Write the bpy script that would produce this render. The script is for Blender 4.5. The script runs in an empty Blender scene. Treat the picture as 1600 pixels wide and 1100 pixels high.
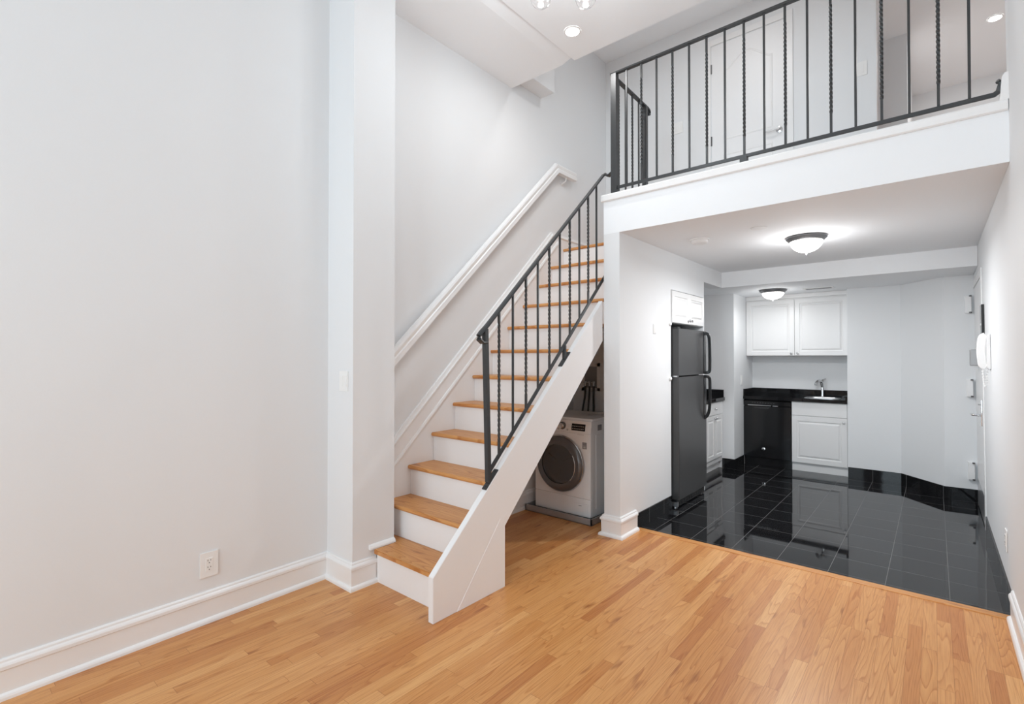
import bpy, bmesh, math, random
from mathutils import Vector, Matrix
PI = math.pi
S = bpy.context.scene
C = S.collection
random.seed(4)

# ------------------------------------------------------------------ camera
CAMZ = 1.42
cam = bpy.data.cameras.new('camera'); camo = bpy.data.objects.new('camera', cam); C.objects.link(camo)
cam.sensor_fit = 'HORIZONTAL'; cam.sensor_width = 36.0; cam.lens = 778.1/1600*36.0
cam.clip_start = 0.02; cam.clip_end = 60
camo.location = (0, 0, CAMZ)
camo.rotation_euler = (PI/2 + 0.010764, 0, 0.703285)
S.camera = camo

# ------------------------------------------------------------------ world, exposure
w = bpy.data.worlds.new('world'); S.world = w; w.use_nodes = True
w.node_tree.nodes['Background'].inputs[0].default_value = (0.93, 0.97, 1.0, 1)
w.node_tree.nodes['Background'].inputs[1].default_value = 1.5
S.view_settings.view_transform = 'Standard'; S.view_settings.look = 'None'
S.view_settings.gamma = 1.0; S.view_settings.use_curve_mapping = False
S.view_settings.exposure = 0.0
S.cycles.max_bounces = 14; S.cycles.diffuse_bounces = 9; S.cycles.glossy_bounces = 6
S.cycles.transmission_bounces = 10; S.cycles.use_denoising = True
S.cycles.sample_clamp_indirect = 6.0; S.cycles.caustics_refractive = False; S.cycles.caustics_reflective = False

def area_light(name, loc, rot, sx, sy, power, color=(1, 1, 1), shape='RECTANGLE', spread=PI):
    d = bpy.data.lights.new(name, 'AREA'); d.shape = shape; d.size = sx; d.size_y = sy
    d.energy = power; d.color = color; d.spread = spread
    o = bpy.data.objects.new(name, d); C.objects.link(o); o.location = loc; o.rotation_euler = rot
    return o
# daylight area lights set in two added, unseen windows behind the camera
DAY = (0.74, 0.905, 1.0)
area_light('window_daylight', (-2.12, -2.93, 2.05), (PI/2, 0, 0), 1.15, 3.1, 18, DAY, spread=2.4)
area_light('window_daylight', (-0.55, -2.93, 2.05), (PI/2, 0, 0), 1.15, 3.1, 47, DAY, spread=2.4)

# ------------------------------------------------------------------ materials
def srgb(r, g, b):
    f = lambda c: (c/255/12.92) if c/255 <= 0.04045 else ((c/255+0.055)/1.055)**2.4
    return (f(r), f(g), f(b), 1)
def mat(name, col, rough=0.5, metal=0.0, bump=0.0, bscale=60, ior=1.5, var=0.0, emit=None, coat=0.0, stretch=None, spec=None):
    m = bpy.data.materials.new(name); m.use_nodes = True
    nt = m.node_tree; N = nt.nodes; L = nt.links; b = N['Principled BSDF']
    b.inputs['Base Color'].default_value = col; b.inputs['Roughness'].default_value = rough
    b.inputs['Metallic'].default_value = metal; b.inputs['IOR'].default_value = ior
    b.inputs['Coat Weight'].default_value = coat
    if spec is not None: b.inputs['Specular IOR Level'].default_value = spec
    tc = N.new('ShaderNodeTexCoord'); mp = N.new('ShaderNodeMapping'); L.new(tc.outputs['Object'], mp.inputs[0])
    if stretch: mp.inputs['Scale'].default_value = stretch
    no = N.new('ShaderNodeTexNoise'); no.inputs['Scale'].default_value = bscale; no.inputs['Detail'].default_value = 3
    L.new(mp.outputs[0], no.inputs['Vector'])
    if bump:
        bp = N.new('ShaderNodeBump'); bp.inputs['Strength'].default_value = bump; bp.inputs['Distance'].default_value = 0.002
        L.new(no.outputs['Fac'], bp.inputs['Height']); L.new(bp.outputs[0], b.inputs['Normal'])
    v = var or 0.015
    mx = N.new('ShaderNodeMixRGB'); mx.blend_type = 'MULTIPLY'; mx.inputs['Color1'].default_value = col
    rp = N.new('ShaderNodeMapRange'); rp.inputs['To Min'].default_value = 1-v; rp.inputs['To Max'].default_value = 1.0
    L.new(no.outputs['Fac'], rp.inputs['Value']); L.new(rp.outputs[0], mx.inputs['Color2']); mx.inputs['Fac'].default_value = 1
    L.new(mx.outputs[0], b.inputs['Base Color'])
    if emit:
        b.inputs['Emission Color'].default_value = emit[0]; b.inputs['Emission Strength'].default_value = emit[1]
    return m

def math_node(nt, op, a, b=None, c=None):
    n = nt.nodes.new('ShaderNodeMath'); n.operation = op
    for i, v in enumerate((a, b, c)):
        if v is None: continue
        if isinstance(v, (int, float)): n.inputs[i].default_value = v
        else: nt.links.new(v, n.inputs[i])
    return n.outputs[0]

def oak(name, across='X', along='Y', board=0.057, length=0.95, planks=True, rough=0.34, tint=1.0, seed=0.0, gl=1.0):
    m = bpy.data.materials.new(name); m.use_nodes = True
    nt = m.node_tree; N = nt.nodes; L = nt.links; b = N['Principled BSDF']
    M = lambda op, a, bb=None, c=None: math_node(nt, op, a, bb, c)
    tc = N.new('ShaderNodeTexCoord'); sp = N.new('ShaderNodeSeparateXYZ'); L.new(tc.outputs['Object'], sp.inputs[0])
    X = sp.outputs[across]; Y = sp.outputs[along]
    fx = M('DIVIDE', X, board); ix = M('FLOOR', fx)
    w1 = N.new('ShaderNodeTexWhiteNoise'); w1.noise_dimensions = '1D'; L.new(M('ADD', ix, 17.3+seed), w1.inputs['W'])
    w1b = N.new('ShaderNodeTexWhiteNoise'); w1b.noise_dimensions = '1D'; L.new(M('ADD', ix, 91.7+seed), w1b.inputs['W'])
    ln = M('MULTIPLY_ADD', w1b.outputs['Value'], 0.45*length, 0.75*length)
    fy = M('ADD', M('DIVIDE', Y, ln), M('MULTIPLY', w1.outputs['Value'], 13.0)); iy = M('FLOOR', fy)
    cb = N.new('ShaderNodeCombineXYZ'); L.new(ix, cb.inputs[0]); L.new(iy, cb.inputs[1]); cb.inputs[2].default_value = seed
    w2 = N.new('ShaderNodeTexWhiteNoise'); w2.noise_dimensions = '3D'; L.new(cb.outputs[0], w2.inputs['Vector'])
    r = w2.outputs['Value']; sc = N.new('ShaderNodeSeparateColor'); L.new(w2.outputs['Color'], sc.inputs[0])
    if not planks:
        v = N.new('ShaderNodeValue'); v.outputs[0].default_value = 0.45+seed*0.01; r = v.outputs[0]
    # growth-ring figure
    gv = N.new('ShaderNodeCombineXYZ')
    L.new(M('ADD', M('MULTIPLY', X, 11.0), M('MULTIPLY', r, 53.0)), gv.inputs[0])
    L.new(M('MULTIPLY', Y, 0.75), gv.inputs[1]); L.new(M('MULTIPLY', r, 77.0), gv.inputs[2])
    n1 = N.new('ShaderNodeTexNoise'); n1.inputs['Scale'].default_value = 1.0; n1.inputs['Detail'].default_value = 1.5; n1.inputs['Roughness'].default_value = 0.35
    L.new(gv.outputs[0], n1.inputs['Vector'])
    ring = M('FRACT', M('MULTIPLY', n1.outputs['Fac'], 17.0))
    rr = N.new('ShaderNodeValToRGB'); L.new(ring, rr.inputs[0])
    e = rr.color_ramp.elements; e[0].position = 0.0; e[0].color = (0, 0, 0, 1); e[1].position = 0.75; e[1].color = (0.35, 0.35, 0.35, 1)
    x_ = e.new(0.92); x_.color = (1, 1, 1, 1); x_ = e.new(1.0); x_.color = (0.1, 0.1, 0.1, 1)
    # pores
    fv = N.new('ShaderNodeCombineXYZ'); L.new(M('MULTIPLY', X, 260.0), fv.inputs[0]); L.new(M('MULTIPLY', Y, 7.0), fv.inputs[1]); L.new(M('MULTIPLY', r, 9.0), fv.inputs[2])
    n2 = N.new('ShaderNodeTexNoise'); n2.inputs['Scale'].default_value = 1.0; n2.inputs['Detail'].default_value = 2; L.new(fv.outputs[0], n2.inputs['Vector'])
    # dark mineral streaks and knots
    kv = N.new('ShaderNodeCombineXYZ'); L.new(M('ADD', M('MULTIPLY', X, 16.0), M('MULTIPLY', r, 31.0)), kv.inputs[0]); L.new(M('MULTIPLY', Y, 3.2), kv.inputs[1]); L.new(r, kv.inputs[2])
    n3 = N.new('ShaderNodeTexNoise'); n3.inputs['Scale'].default_value = 1.0; n3.inputs['Detail'].default_value = 2; L.new(kv.outputs[0], n3.inputs['Vector'])
    kr = N.new('ShaderNodeMapRange'); L.new(n3.outputs['Fac'], kr.inputs['Value']); kr.inputs['From Min'].default_value = 0.655; kr.inputs['From Max'].default_value = 0.76
    # plank colour
    pr = N.new('ShaderNodeValToRGB'); L.new(r, pr.inputs[0]); e = pr.color_ramp.elements
    e[0].position = 0; e[0].color = srgb(188, 124, 71); e[1].position = 1.0; e[1].color = srgb(222, 170, 112)
    for p_, c_ in ((0.08, (198, 136, 79)), (0.3, (207, 148, 89)), (0.6, (211, 154, 95)), (0.88, (215, 159, 101))):
        q = e.new(p_); q.color = srgb(*c_)
    m1 = N.new('ShaderNodeMixRGB'); m1.blend_type = 'MULTIPLY'; L.new(pr.outputs[0], m1.inputs['Color1']); m1.inputs['Color2'].default_value = (0.76, 0.62, 0.48, 1)
    L.new(M('MULTIPLY', rr.outputs[0], M('MULTIPLY_ADD', sc.outputs[1], 0.6*gl, 0.5*gl)), m1.inputs['Fac'])
    m2 = N.new('ShaderNodeMixRGB'); m2.blend_type = 'MULTIPLY'; L.new(m1.outputs[0], m2.inputs['Color1']); m2.inputs['Color2'].default_value = (0.72, 0.6, 0.5, 1)
    pf = N.new('ShaderNodeMapRange'); L.new(n2.outputs['Fac'], pf.inputs['Value']); pf.inputs['From Min'].default_value = 0.45; pf.inputs['From Max'].default_value = 0.8; pf.inputs['To Max'].default_value = 0.7
    L.new(pf.outputs[0], m2.inputs['Fac'])
    m3 = N.new('ShaderNodeMixRGB'); m3.blend_type = 'MULTIPLY'; L.new(m2.outputs[0], m3.inputs['Color1']); m3.inputs['Color2'].default_value = (0.45, 0.28, 0.18, 1)
    L.new(M('MULTIPLY', kr.outputs[0], 0.8), m3.inputs['Fac'])
    last = m3
    if planks:
        ex = M('FRACT', fx); ey = M('FRACT', fy)
        gx = M('LESS_THAN', ex, 0.022); gy = M('LESS_THAN', M('MULTIPLY', ey, length), 0.0018)
        g = M('MAXIMUM', gx, gy)
        m4 = N.new('ShaderNodeMixRGB'); m4.blend_type = 'MULTIPLY'; L.new(last.outputs[0], m4.inputs['Color1']); m4.inputs['Color2'].default_value = (0.5, 0.38, 0.3, 1)
        L.new(M('MULTIPLY', g, 0.8), m4.inputs['Fac']); last = m4
    m5 = N.new('ShaderNodeMixRGB'); m5.blend_type = 'MULTIPLY'; m5.inputs['Fac'].default_value = 1; L.new(last.outputs[0], m5.inputs['Color1']); m5.inputs['Color2'].default_value = (tint, tint, tint, 1)
    L.new(m5.outputs[0], b.inputs['Base Color'])
    b.inputs['Roughness'].default_value = rough; b.inputs['IOR'].default_value = 1.45
    bp = N.new('ShaderNodeBump'); bp.inputs['Strength'].default_value = 0.08; bp.inputs['Distance'].default_value = 0.001
    L.new(n2.outputs['Fac'], bp.inputs['Height']); L.new(bp.outputs[0], b.inputs['Normal'])
    return m

def granite_tile(name, ox, oy, size=0.3048, axes=('X', 'Y'), joints=True):
    m = bpy.data.materials.new(name); m.use_nodes = True
    nt = m.node_tree; N = nt.nodes; L = nt.links; b = N['Principled BSDF']
    M = lambda op, a, bb=None, c=None: math_node(nt, op, a, bb, c)
    tc = N.new('ShaderNodeTexCoord'); sp = N.new('ShaderNodeSeparateXYZ'); L.new(tc.outputs['Object'], sp.inputs[0])
    vo = N.new('ShaderNodeTexNoise'); vo.inputs['Scale'].default_value = 420; vo.inputs['Detail'].default_value = 2; L.new(tc.outputs['Object'], vo.inputs['Vector'])
    cr = N.new('ShaderNodeValToRGB'); L.new(vo.outputs['Fac'], cr.inputs[0]); e = cr.color_ramp.elements
    e[0].position = 0.5; e[0].color = (0.006, 0.006, 0.007, 1); e[1].position = 0.78; e[1].color = (0.035, 0.035, 0.037, 1)
    L.new(cr.outputs[0], b.inputs['Base Color']); b.inputs['Roughness'].default_value = 0.035; b.inputs['IOR'].default_value = 1.35
    if joints:
        fx = M('DIVIDE', M('SUBTRACT', sp.outputs[axes[0]], ox), size); fy = M('DIVIDE', M('SUBTRACT', sp.outputs[axes[1]], oy), size)
        dx = M('MULTIPLY', M('PINGPONG', fx, 0.5), size); dy = M('MULTIPLY', M('PINGPONG', fy, 0.5), size)
        g = M('LESS_THAN', M('MINIMUM', dx, dy), 0.0013)
        mx = N.new('ShaderNodeMixRGB'); L.new(g, mx.inputs['Fac']); L.new(cr.outputs[0], mx.inputs['Color1']); mx.inputs['Color2'].default_value = (0.16, 0.16, 0.16, 1)
        L.new(mx.outputs[0], b.inputs['Base Color']); L.new(M('MULTIPLY_ADD', g, 0.6, 0.035), b.inputs['Roughness'])
        # each tile set a hair out of level
        cb = N.new('ShaderNodeCombineXYZ'); L.new(M('FLOOR', fx), cb.inputs[0]); L.new(M('FLOOR', fy), cb.inputs[1])
        wn = N.new('ShaderNodeTexWhiteNoise'); wn.noise_dimensions = '2D'; L.new(cb.outputs[0], wn.inputs['Vector'])
        ge = N.new('ShaderNodeNewGeometry'); s1 = N.new('ShaderNodeVectorMath'); s1.operation = 'SUBTRACT'; L.new(wn.outputs['Color'], s1.inputs[0]); s1.inputs[1].default_value = (.5, .5, .5)
        s2 = N.new('ShaderNodeVectorMath'); s2.operation = 'SCALE'; L.new(s1.outputs[0], s2.inputs[0]); s2.inputs['Scale'].default_value = 0.006
        s3 = N.new('ShaderNodeVectorMath'); s3.operation = 'ADD'; L.new(ge.outputs['Normal'], s3.inputs[0]); L.new(s2.outputs[0], s3.inputs[1])
        s4 = N.new('ShaderNodeVectorMath'); s4.operation = 'NORMALIZE'; L.new(s3.outputs[0], s4.inputs[0]); L.new(s4.outputs[0], b.inputs['Normal'])
    return m

M_WALL = mat('wall_paint', (0.795, 0.808, 0.82, 1), 0.62, bump=0.12, bscale=140)
M_CEIL = mat('ceiling_paint', (0.885, 0.905, 0.925, 1), 0.8, bump=0.08, bscale=120)
M_TRIM = mat('trim_gloss_paint', (0.86, 0.86, 0.86, 1), 0.3, bump=0.03, bscale=40)
M_STAIR = mat('stair_paint', (0.86, 0.86, 0.865, 1), 0.42, bump=0.05, bscale=60)
M_IRON = mat('black_iron', (0.045, 0.047, 0.049, 1), 0.38, metal=0.25, bump=0.15, bscale=90)
M_FLOOR = oak('oak_strip_floor')
M_TREAD = oak('oak_tread', across='Y', along='X', planks=False, rough=0.4, seed=7.0, gl=2.0)
M_SILL = oak('oak_sill', across='Y', along='X', planks=False, rough=0.36, seed=3.0)
M_TILE = granite_tile('black_granite_tile', -0.244, 4.21)
M_TBX = granite_tile('black_granite_base', -0.244, -0.15, axes=('X', 'Z'))
M_TBY = granite_tile('black_granite_base_side', 4.05, -0.15, axes=('Y', 'Z'))
M_STONE = granite_tile('black_granite_worktop', 0, 0, joints=False)
M_CAB = mat('cabinet_white', (0.80, 0.80, 0.80, 1), 0.32)
M_BLACK = mat('appliance_black', (0.010, 0.010, 0.011, 1), 0.1)
M_FRIDGE = mat('refrigerator_black', (0.05, 0.05, 0.051, 1), 0.3, bump=0.05, bscale=400)
M_FRIDGE2 = mat('refrigerator_side', (0.018, 0.018, 0.02, 1), 0.45)
M_HANDLE = mat('handle_black', (0.012, 0.012, 0.013, 1), 0.22)
M_CHROME = mat('chrome', (0.72, 0.72, 0.73, 1), 0.14, metal=1.0)
M_STEEL = mat('brushed_steel', (0.6, 0.6, 0.61, 1), 0.3, metal=1.0)
M_LOCK = mat('lock_grey_metal', (0.34, 0.34, 0.345, 1), 0.4, metal=0.4)
M_PEWTER = mat('pewter_ring', (0.16, 0.16, 0.165, 1), 0.35, metal=0.6)
M_WHITE = mat('white_plastic', (0.83, 0.83, 0.83, 1), 0.35)
M_PLATE = mat('switch_plate', (0.86, 0.86, 0.85, 1), 0.3)
M_SLOT = mat('dark_slot', (0.02, 0.02, 0.02, 1), 0.5)
M_GREY = mat('grey_plastic', (0.27, 0.27, 0.28, 1), 0.4)
M_PAN = mat('galvanised_pan', (0.42, 0.42, 0.43, 1), 0.42, metal=0.5, var=0.15, bscale=12)
M_WASH = mat('washer_enamel', (0.89, 0.90, 0.91, 1), 0.25)
M_WRING = mat('washer_dark_ring', (0.15, 0.15, 0.155, 1), 0.22, metal=0.4)
M_DRUM = mat('drum_metal', (0.5, 0.5, 0.51, 1), 0.35, metal=0.6)
M_LAMP = mat('lamp_glass', (0.95, 0.95, 0.93, 1), 0.3, emit=((1, 0.97, 0.92, 1), 7.0))
M_DOWN = mat('downlight_lens', (0.95, 0.95, 0.95, 1), 0.4, emit=((1, 0.98, 0.95, 1), 14.0))
M_BULB = mat('bulb_lens', (0.9, 0.9, 0.9, 1), 0.4, emit=((1, 0.98, 0.95, 1), 5.0))
M_DISP = mat('display_black', (0.008, 0.008, 0.01, 1), 0.12)
M_HOSE = mat('rubber_hose', (0.05, 0.05, 0.052, 1), 0.5)
M_MARK = mat('printed_mark', (0.16, 0.16, 0.17, 1), 0.5)
M_MARKL = mat('printed_light_mark', (0.5, 0.5, 0.5, 1), 0.5)
def glass(name, col=(1, 1, 1, 1), rough=0.0, ior=1.45):
    m = bpy.data.materials.new(name); m.use_nodes = True; b = m.node_tree.nodes['Principled BSDF']
    b.inputs['Base Color'].default_value = col; b.inputs['Roughness'].default_value = rough
    b.inputs['Transmission Weight'].default_value = 1.0; b.inputs['IOR'].default_value = ior
    return m
M_GLASS = glass('clear_glass'); M_DGLASS = glass('smoked_glass', (0.55, 0.55, 0.56, 1))

# ------------------------------------------------------------------ mesh helpers
ORG = {}
def B(): return bmesh.new()
def merge(bm, other):
    me = bpy.data.meshes.new('t'); other.to_mesh(me); bm.from_mesh(me); bpy.data.meshes.remove(me); other.free()
def box(bm, x0, x1, y0, y1, z0, z1, bev=0.0):
    t = bmesh.new()
    bmesh.ops.create_cube(t, size=1)
    for v in t.verts:
        v.co = Vector(((x0+x1)/2+v.co.x*abs(x1-x0), (y0+y1)/2+v.co.y*abs(y1-y0), (z0+z1)/2+v.co.z*abs(z1-z0)))
    if bev: bmesh.ops.bevel(t, geom=t.edges[:], offset=bev, segments=2, affect='EDGES', profile=0.6)
    merge(bm, t); return bm
def prism(bm, poly, axis, a0, a1, bev=0.0):
    """poly: 2D points in the plane normal to axis, extruded from a0 to a1"""
    t = bmesh.new()
    def P(p, a):
        return Vector((a, p[0], p[1])) if axis == 'x' else Vector((p[0], a, p[1])) if axis == 'y' else Vector((p[0], p[1], a))
    A = [t.verts.new(P(p, a0)) for p in poly]; Bv = [t.verts.new(P(p, a1)) for p in poly]
    t.faces.new(A); t.faces.new(Bv[::-1]); n = len(poly)
    for i in range(n): t.faces.new((A[i], Bv[i], Bv[(i+1) % n], A[(i+1) % n]))
    bmesh.ops.recalc_face_normals(t, faces=t.faces[:])
    if bev: bmesh.ops.bevel(t, geom=t.edges[:], offset=bev, segments=2, affect='EDGES')
    merge(bm, t); return bm
def frame_of(d, up=Vector((0, 0, 1))):
    d = d.normalized()
    if abs(d.dot(up)) > 0.98: up = Vector((0, 1, 0))
    s = d.cross(up).normalized(); u = s.cross(d).normalized(); return s, u
def sweep(bm, pts, prof, up=Vector((0, 0, 1)), closed_prof=True, cap=True, fixed=False, twist=None):
    """profile (side, up) swept along 3D points with mitred joints"""
    pts = [Vector(p) for p in pts]; n = len(pts); rings = []
    t = bmesh.new()
    for i, p in enumerate(pts):
        d0 = (pts[i]-pts[i-1]).normalized() if i > 0 else None
        d1 = (pts[i+1]-pts[i]).normalized() if i < n-1 else None
        if d0 is None: d = d1; k = 1
        elif d1 is None: d = d0; k = 1
        else:
            d = (d0+d1).normalized(); k = 1/max(0.3, d.dot(d0))
        s, u = frame_of(d, up)
        ring = []
        # axis along which the mitre stretches
        bend = None
        if d0 is not None and d1 is not None and (d0-d1).length > 1e-6: bend = (d0-d1).normalized()
        a = twist[i] if twist else 0
        for q in prof:
            q0 = q[0]*math.cos(a)-q[1]*math.sin(a); q1 = q[0]*math.sin(a)+q[1]*math.cos(a)
            off = s*q0+u*q1
            if bend is not None: off = off + bend*(off.dot(bend)*(k-1))
            ring.append(t.verts.new(p+off))
        rings.append(ring)
    m = len(prof)
    for a_, b_ in zip(rings, rings[1:]):
        for j in range(m if closed_prof else m-1):
            t.faces.new((a_[j], b_[j], b_[(j+1) % m], a_[(j+1) % m]))
    if cap and closed_prof: t.faces.new(rings[0][::-1]); t.faces.new(rings[-1])
    bmesh.ops.recalc_face_normals(t, faces=t.faces[:])
    merge(bm, t); return bm
def circ(r, n=12): return [(r*math.cos(2*PI*i/n), r*math.sin(2*PI*i/n)) for i in range(n)]
def rect(a, b, c=0.0):
    a /= 2; b /= 2
    if not c: return [(-a, -b), (a, -b), (a, b), (-a, b)]
    return [(-a+c, -b), (a-c, -b), (a, -b+c), (a, b-c), (a-c, b), (-a+c, b), (-a, b-c), (-a, -b+c)]
def tube(bm, pts, r, n=12, **k): return sweep(bm, pts, circ(r, n), **k)
def lathe(bm, prof, loc=(0, 0, 0), axis='z', n=40, cap=True):
    """prof (r, h) pairs revolved about axis through loc"""
    t = bmesh.new(); rings = []
    for r, h in prof:
        ring = []
        for i in range(n):
            a = 2*PI*i/n; c, s = r*math.cos(a), r*math.sin(a)
            co = (c, s, h) if axis == 'z' else (c, h, s) if axis == 'y' else (h, c, s)
            ring.append(t.verts.new(Vector(co)+Vector(loc)))
        rings.append(ring)
    for a_, b_ in zip(rings, rings[1:]):
        for j in range(n): t.faces.new((a_[j], a_[(j+1) % n], b_[(j+1) % n], b_[j]))
    if cap: t.faces.new(rings[0]); t.faces.new(rings[-1][::-1])
    bmesh.ops.remove_doubles(t, verts=t.verts[:], dist=1e-6)
    bmesh.ops.recalc_face_normals(t, faces=t.faces[:])
    merge(bm, t); return bm
def arc(c, r, a0, a1, n, f): return [f(c, r, a0+(a1-a0)*i/n) for i in range(n+1)]
def smooth_path(pts, it=2):
    pts = [Vector(p) for p in pts]
    for _ in range(it):
        q = [pts[0]]
        for a, b in zip(pts, pts[1:]): q += [a*0.75+b*0.25, a*0.25+b*0.75]
        q.append(pts[-1]); pts = q
    return pts
LEAN = 0.008
def lean(bm):
    for v in bm.verts: v.co.x -= LEAN*v.co.z
    return bm
def obj(name, bm, m, parent=None, smooth=False, label=None):
    me = bpy.data.meshes.new(name)
    off = ORG[parent.name] if parent is not None else Vector((0, 0, 0))
    if parent is not None: bmesh.ops.translate(bm, verts=bm.verts[:], vec=-off)
    bm.to_mesh(me); bm.free()
    me.materials.append(m)
    if smooth:
        for p in me.polygons: p.use_smooth = True
        try: me.set_sharp_from_angle(angle=math.radians(38))
        except Exception: pass
    o = bpy.data.objects.new(name, me); C.objects.link(o)
    if parent is not None: o.parent = parent
    ORG[o.name] = off
    if label: o['label'] = label
    return o
def thing(name, label, cat, loc, group=None):
    o = bpy.data.objects.new(name, None); C.objects.link(o); o.empty_display_size = 0.1
    o.location = loc; o['label'] = label; o['category'] = cat; ORG[o.name] = Vector(loc)
    if group: o['group'] = group
    return o
def tag(o, label, cat, group=None):
    o['label'] = label; o['category'] = cat
    if group: o['group'] = group
    return o
def struct(name, bm, m, label, cat, parent=None, smooth=False):
    o = obj(name, bm, m, parent, smooth); o['kind'] = 'structure'; o['label'] = label; o['category'] = cat; return o

# panel with routed and raised centre; local axes: U across, V up, W outwards
def panel_face(bm, O, U, V, W, w, h, t=0.019, inset=0.05, arch=0.0, cuts=None):
    tb = bmesh.new()
    O, U, V, W = Vector(O), Vector(U), Vector(V), Vector(W)
    P = lambda u, v, d: O+U*u+V*v+W*d
    def ring(i, d, e=0.0):
        return [P(i, i, d), P(w-i, i, d), P(w-i, h-i, d), P(i, h-i, d)]
    levels = [(0, 0), (0, t-0.003), (0.003, t), (inset, t), (inset+0.004, t-0.008), (inset+0.014, t-0.009), (inset+0.030, t-0.001), (inset+0.034, t-0.0005)]
    rs = [[tb.verts.new(p) for p in ring(i, d)] for i, d in levels]
    tb.faces.new(rs[0])
    for a, b in zip(rs, rs[1:]):
        for j in range(4): tb.faces.new((a[j], a[(j+1) % 4], b[(j+1) % 4], b[j]))
    tb.faces.new(rs[-1][::-1]); bmesh.ops.recalc_face_normals(tb, faces=tb.faces[:])
    merge(bm, tb); return bm
def slab_face(bm, O, U, V, W, w, h, t=0.019):
    tb = bmesh.new(); O, U, V, W = Vector(O), Vector(U), Vector(V), Vector(W)
    P = lambda u, v, d: O+U*u+V*v+W*d
    rs = []
    for i, d in ((0, 0), (0, t-0.004), (0.004, t)):
        rs.append([tb.verts.new(P(*q, d)) for q in ((i, i), (w-i, i), (w-i, h-i), (i, h-i))])
    tb.faces.new(rs[0])
    for a, b in zip(rs, rs[1:]):
        for j in range(4): tb.faces.new((a[j], a[(j+1) % 4], b[(j+1) % 4], b[j]))
    tb.faces.new(rs[-1][::-1]); bmesh.ops.recalc_face_normals(tb, faces=tb.faces[:])
    merge(bm, tb); return bm
def knob_bm(loc, W, r=0.014):
    """round cabinet knob pointing along +x ('x') or -y ('y')"""
    bm = B(); prof = [(0.0045, 0), (0.0045, 0.012), (r*0.8, 0.015), (r, 0.021), (r*0.75, 0.027), (0.001, 0.029)]
    if W == 'x': lathe(bm, prof, loc, 'x', 18)
    else: lathe(bm, [(a, -b) for a, b in prof], loc, 'y', 18)
    return bm

# ================================================================== THE ROOM
XR = 0.318                    # right wall at floor level (it leans in slightly as it rises)
FY0, FY1 = 3.80, 3.872        # oak sill between wood floor and tile
XW = lambda y: -2.97-0.0293*(y-0.212)     # face of the long left wall
# floors
struct('floor', box(B(), -3.2, 0.45, -3.2, FY0, -0.06, 0.0), M_FLOOR, 'honey coloured oak strip floor of the main room', 'floor')
struct('floor_kitchen', box(B(), -3.0, 0.45, FY1, 7.9, -0.06, 0.0), M_TILE, 'polished black granite tile floor in the kitchen', 'floor')
struct('floor_closet', box(B(), -3.2, -1.9, FY0, 4.7, -0.06, -0.0005), M_FLOOR, 'oak strip floor at the back of the space under the stairs', 'floor')
bm = B(); sweep(bm, [(-1.885, (FY0+FY1)/2, 0), (XR-0.001, (FY0+FY1)/2, 0)], [(-0.036, -0.02), (0.036, -0.02), (0.036, 0.0025), (0.032, 0.005), (-0.026, 0.005), (-0.036, 0.001)])
struct('trim_1', bm, M_SILL, 'oak threshold strip between wood floor and black tile', 'threshold')
# left wall (very slightly out of square)
struct('wall_left', prism(B(), [(XW(-3.1), -3.1), (XW(1.7), 1.70), (-3.2, 1.70), (-3.2, -3.1)], 'z', -0.02, 4.0), M_WALL, 'long plain white wall on the left', 'wall')
struct('wall_column', box(B(), -3.2, -2.72, 1.70, 2.007, -0.02, 3.9), M_WALL, 'white pilaster where the left wall meets the stairs', 'column')
struct('wall_stair', box(B(), -3.2, -2.95, 2.007, 5.3, -0.02, 5.0), M_WALL, 'white wall beside the staircase', 'wall')
# back wall (behind camera) with two tall windows, unseen and added as daylight sources
bm = B()
for x0, x1 in ((-3.2, -2.72), (-1.52, -1.15), (0.05, 0.6)): box(bm, x0, x1, -3.1, -2.95, -0.02, 4.0)
for x0, x1 in ((-2.72, -1.52), (-1.15, 0.05)):
    box(bm, x0, x1, -3.1, -2.95, -0.02, 0.45); box(bm, x0, x1, -3.1, -2.95, 3.65, 4.0)
struct('wall_back', bm, M_WALL, 'white wall with two tall windows behind the viewer', 'wall')
for k, (x0, x1) in enumerate(((-2.72, -1.52), (-1.15, 0.05))):
    bm = B()
    for a, b_, c, d in ((x0, x0+.05, .45, 3.65), (x1-.05, x1, .45, 3.65), (x0, x1, .45, .5), (x0, x1, 3.6, 3.65), (x0, x1, 2.02, 2.07)):
        box(bm, a, b_, -3.06, -3.0, c, d)
    struct('window_%d' % (k+1), bm, M_TRIM, 'white sash window behind the viewer', 'window')
# right wall
bm = B(); prism(bm, [(-3.1, -0.02), (3.60, -0.02), (3.60, 4.0), (-3.1, 4.0)], 'x', XR, XR+0.2); lean(bm)
struct('wall_right', bm, M_WALL, 'white wall along the right edge', 'wall')
bm = B()
box(bm, XR, XR+0.2, 3.60, 5.64, -0.02, 2.45); box(bm, XR, XR+0.2, 6.62, 7.9, -0.02, 2.45); box(bm, XR, XR+0.2, 5.64, 6.62, 2.13, 2.45)
box(bm, XR+0.12, XR+0.2, 5.64, 6.62, -0.02, 2.13)
lean(bm); struct('wall_right_kitchen', bm, M_WALL, 'white kitchen wall at right holding the intercom and entry door', 'wall')
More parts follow.
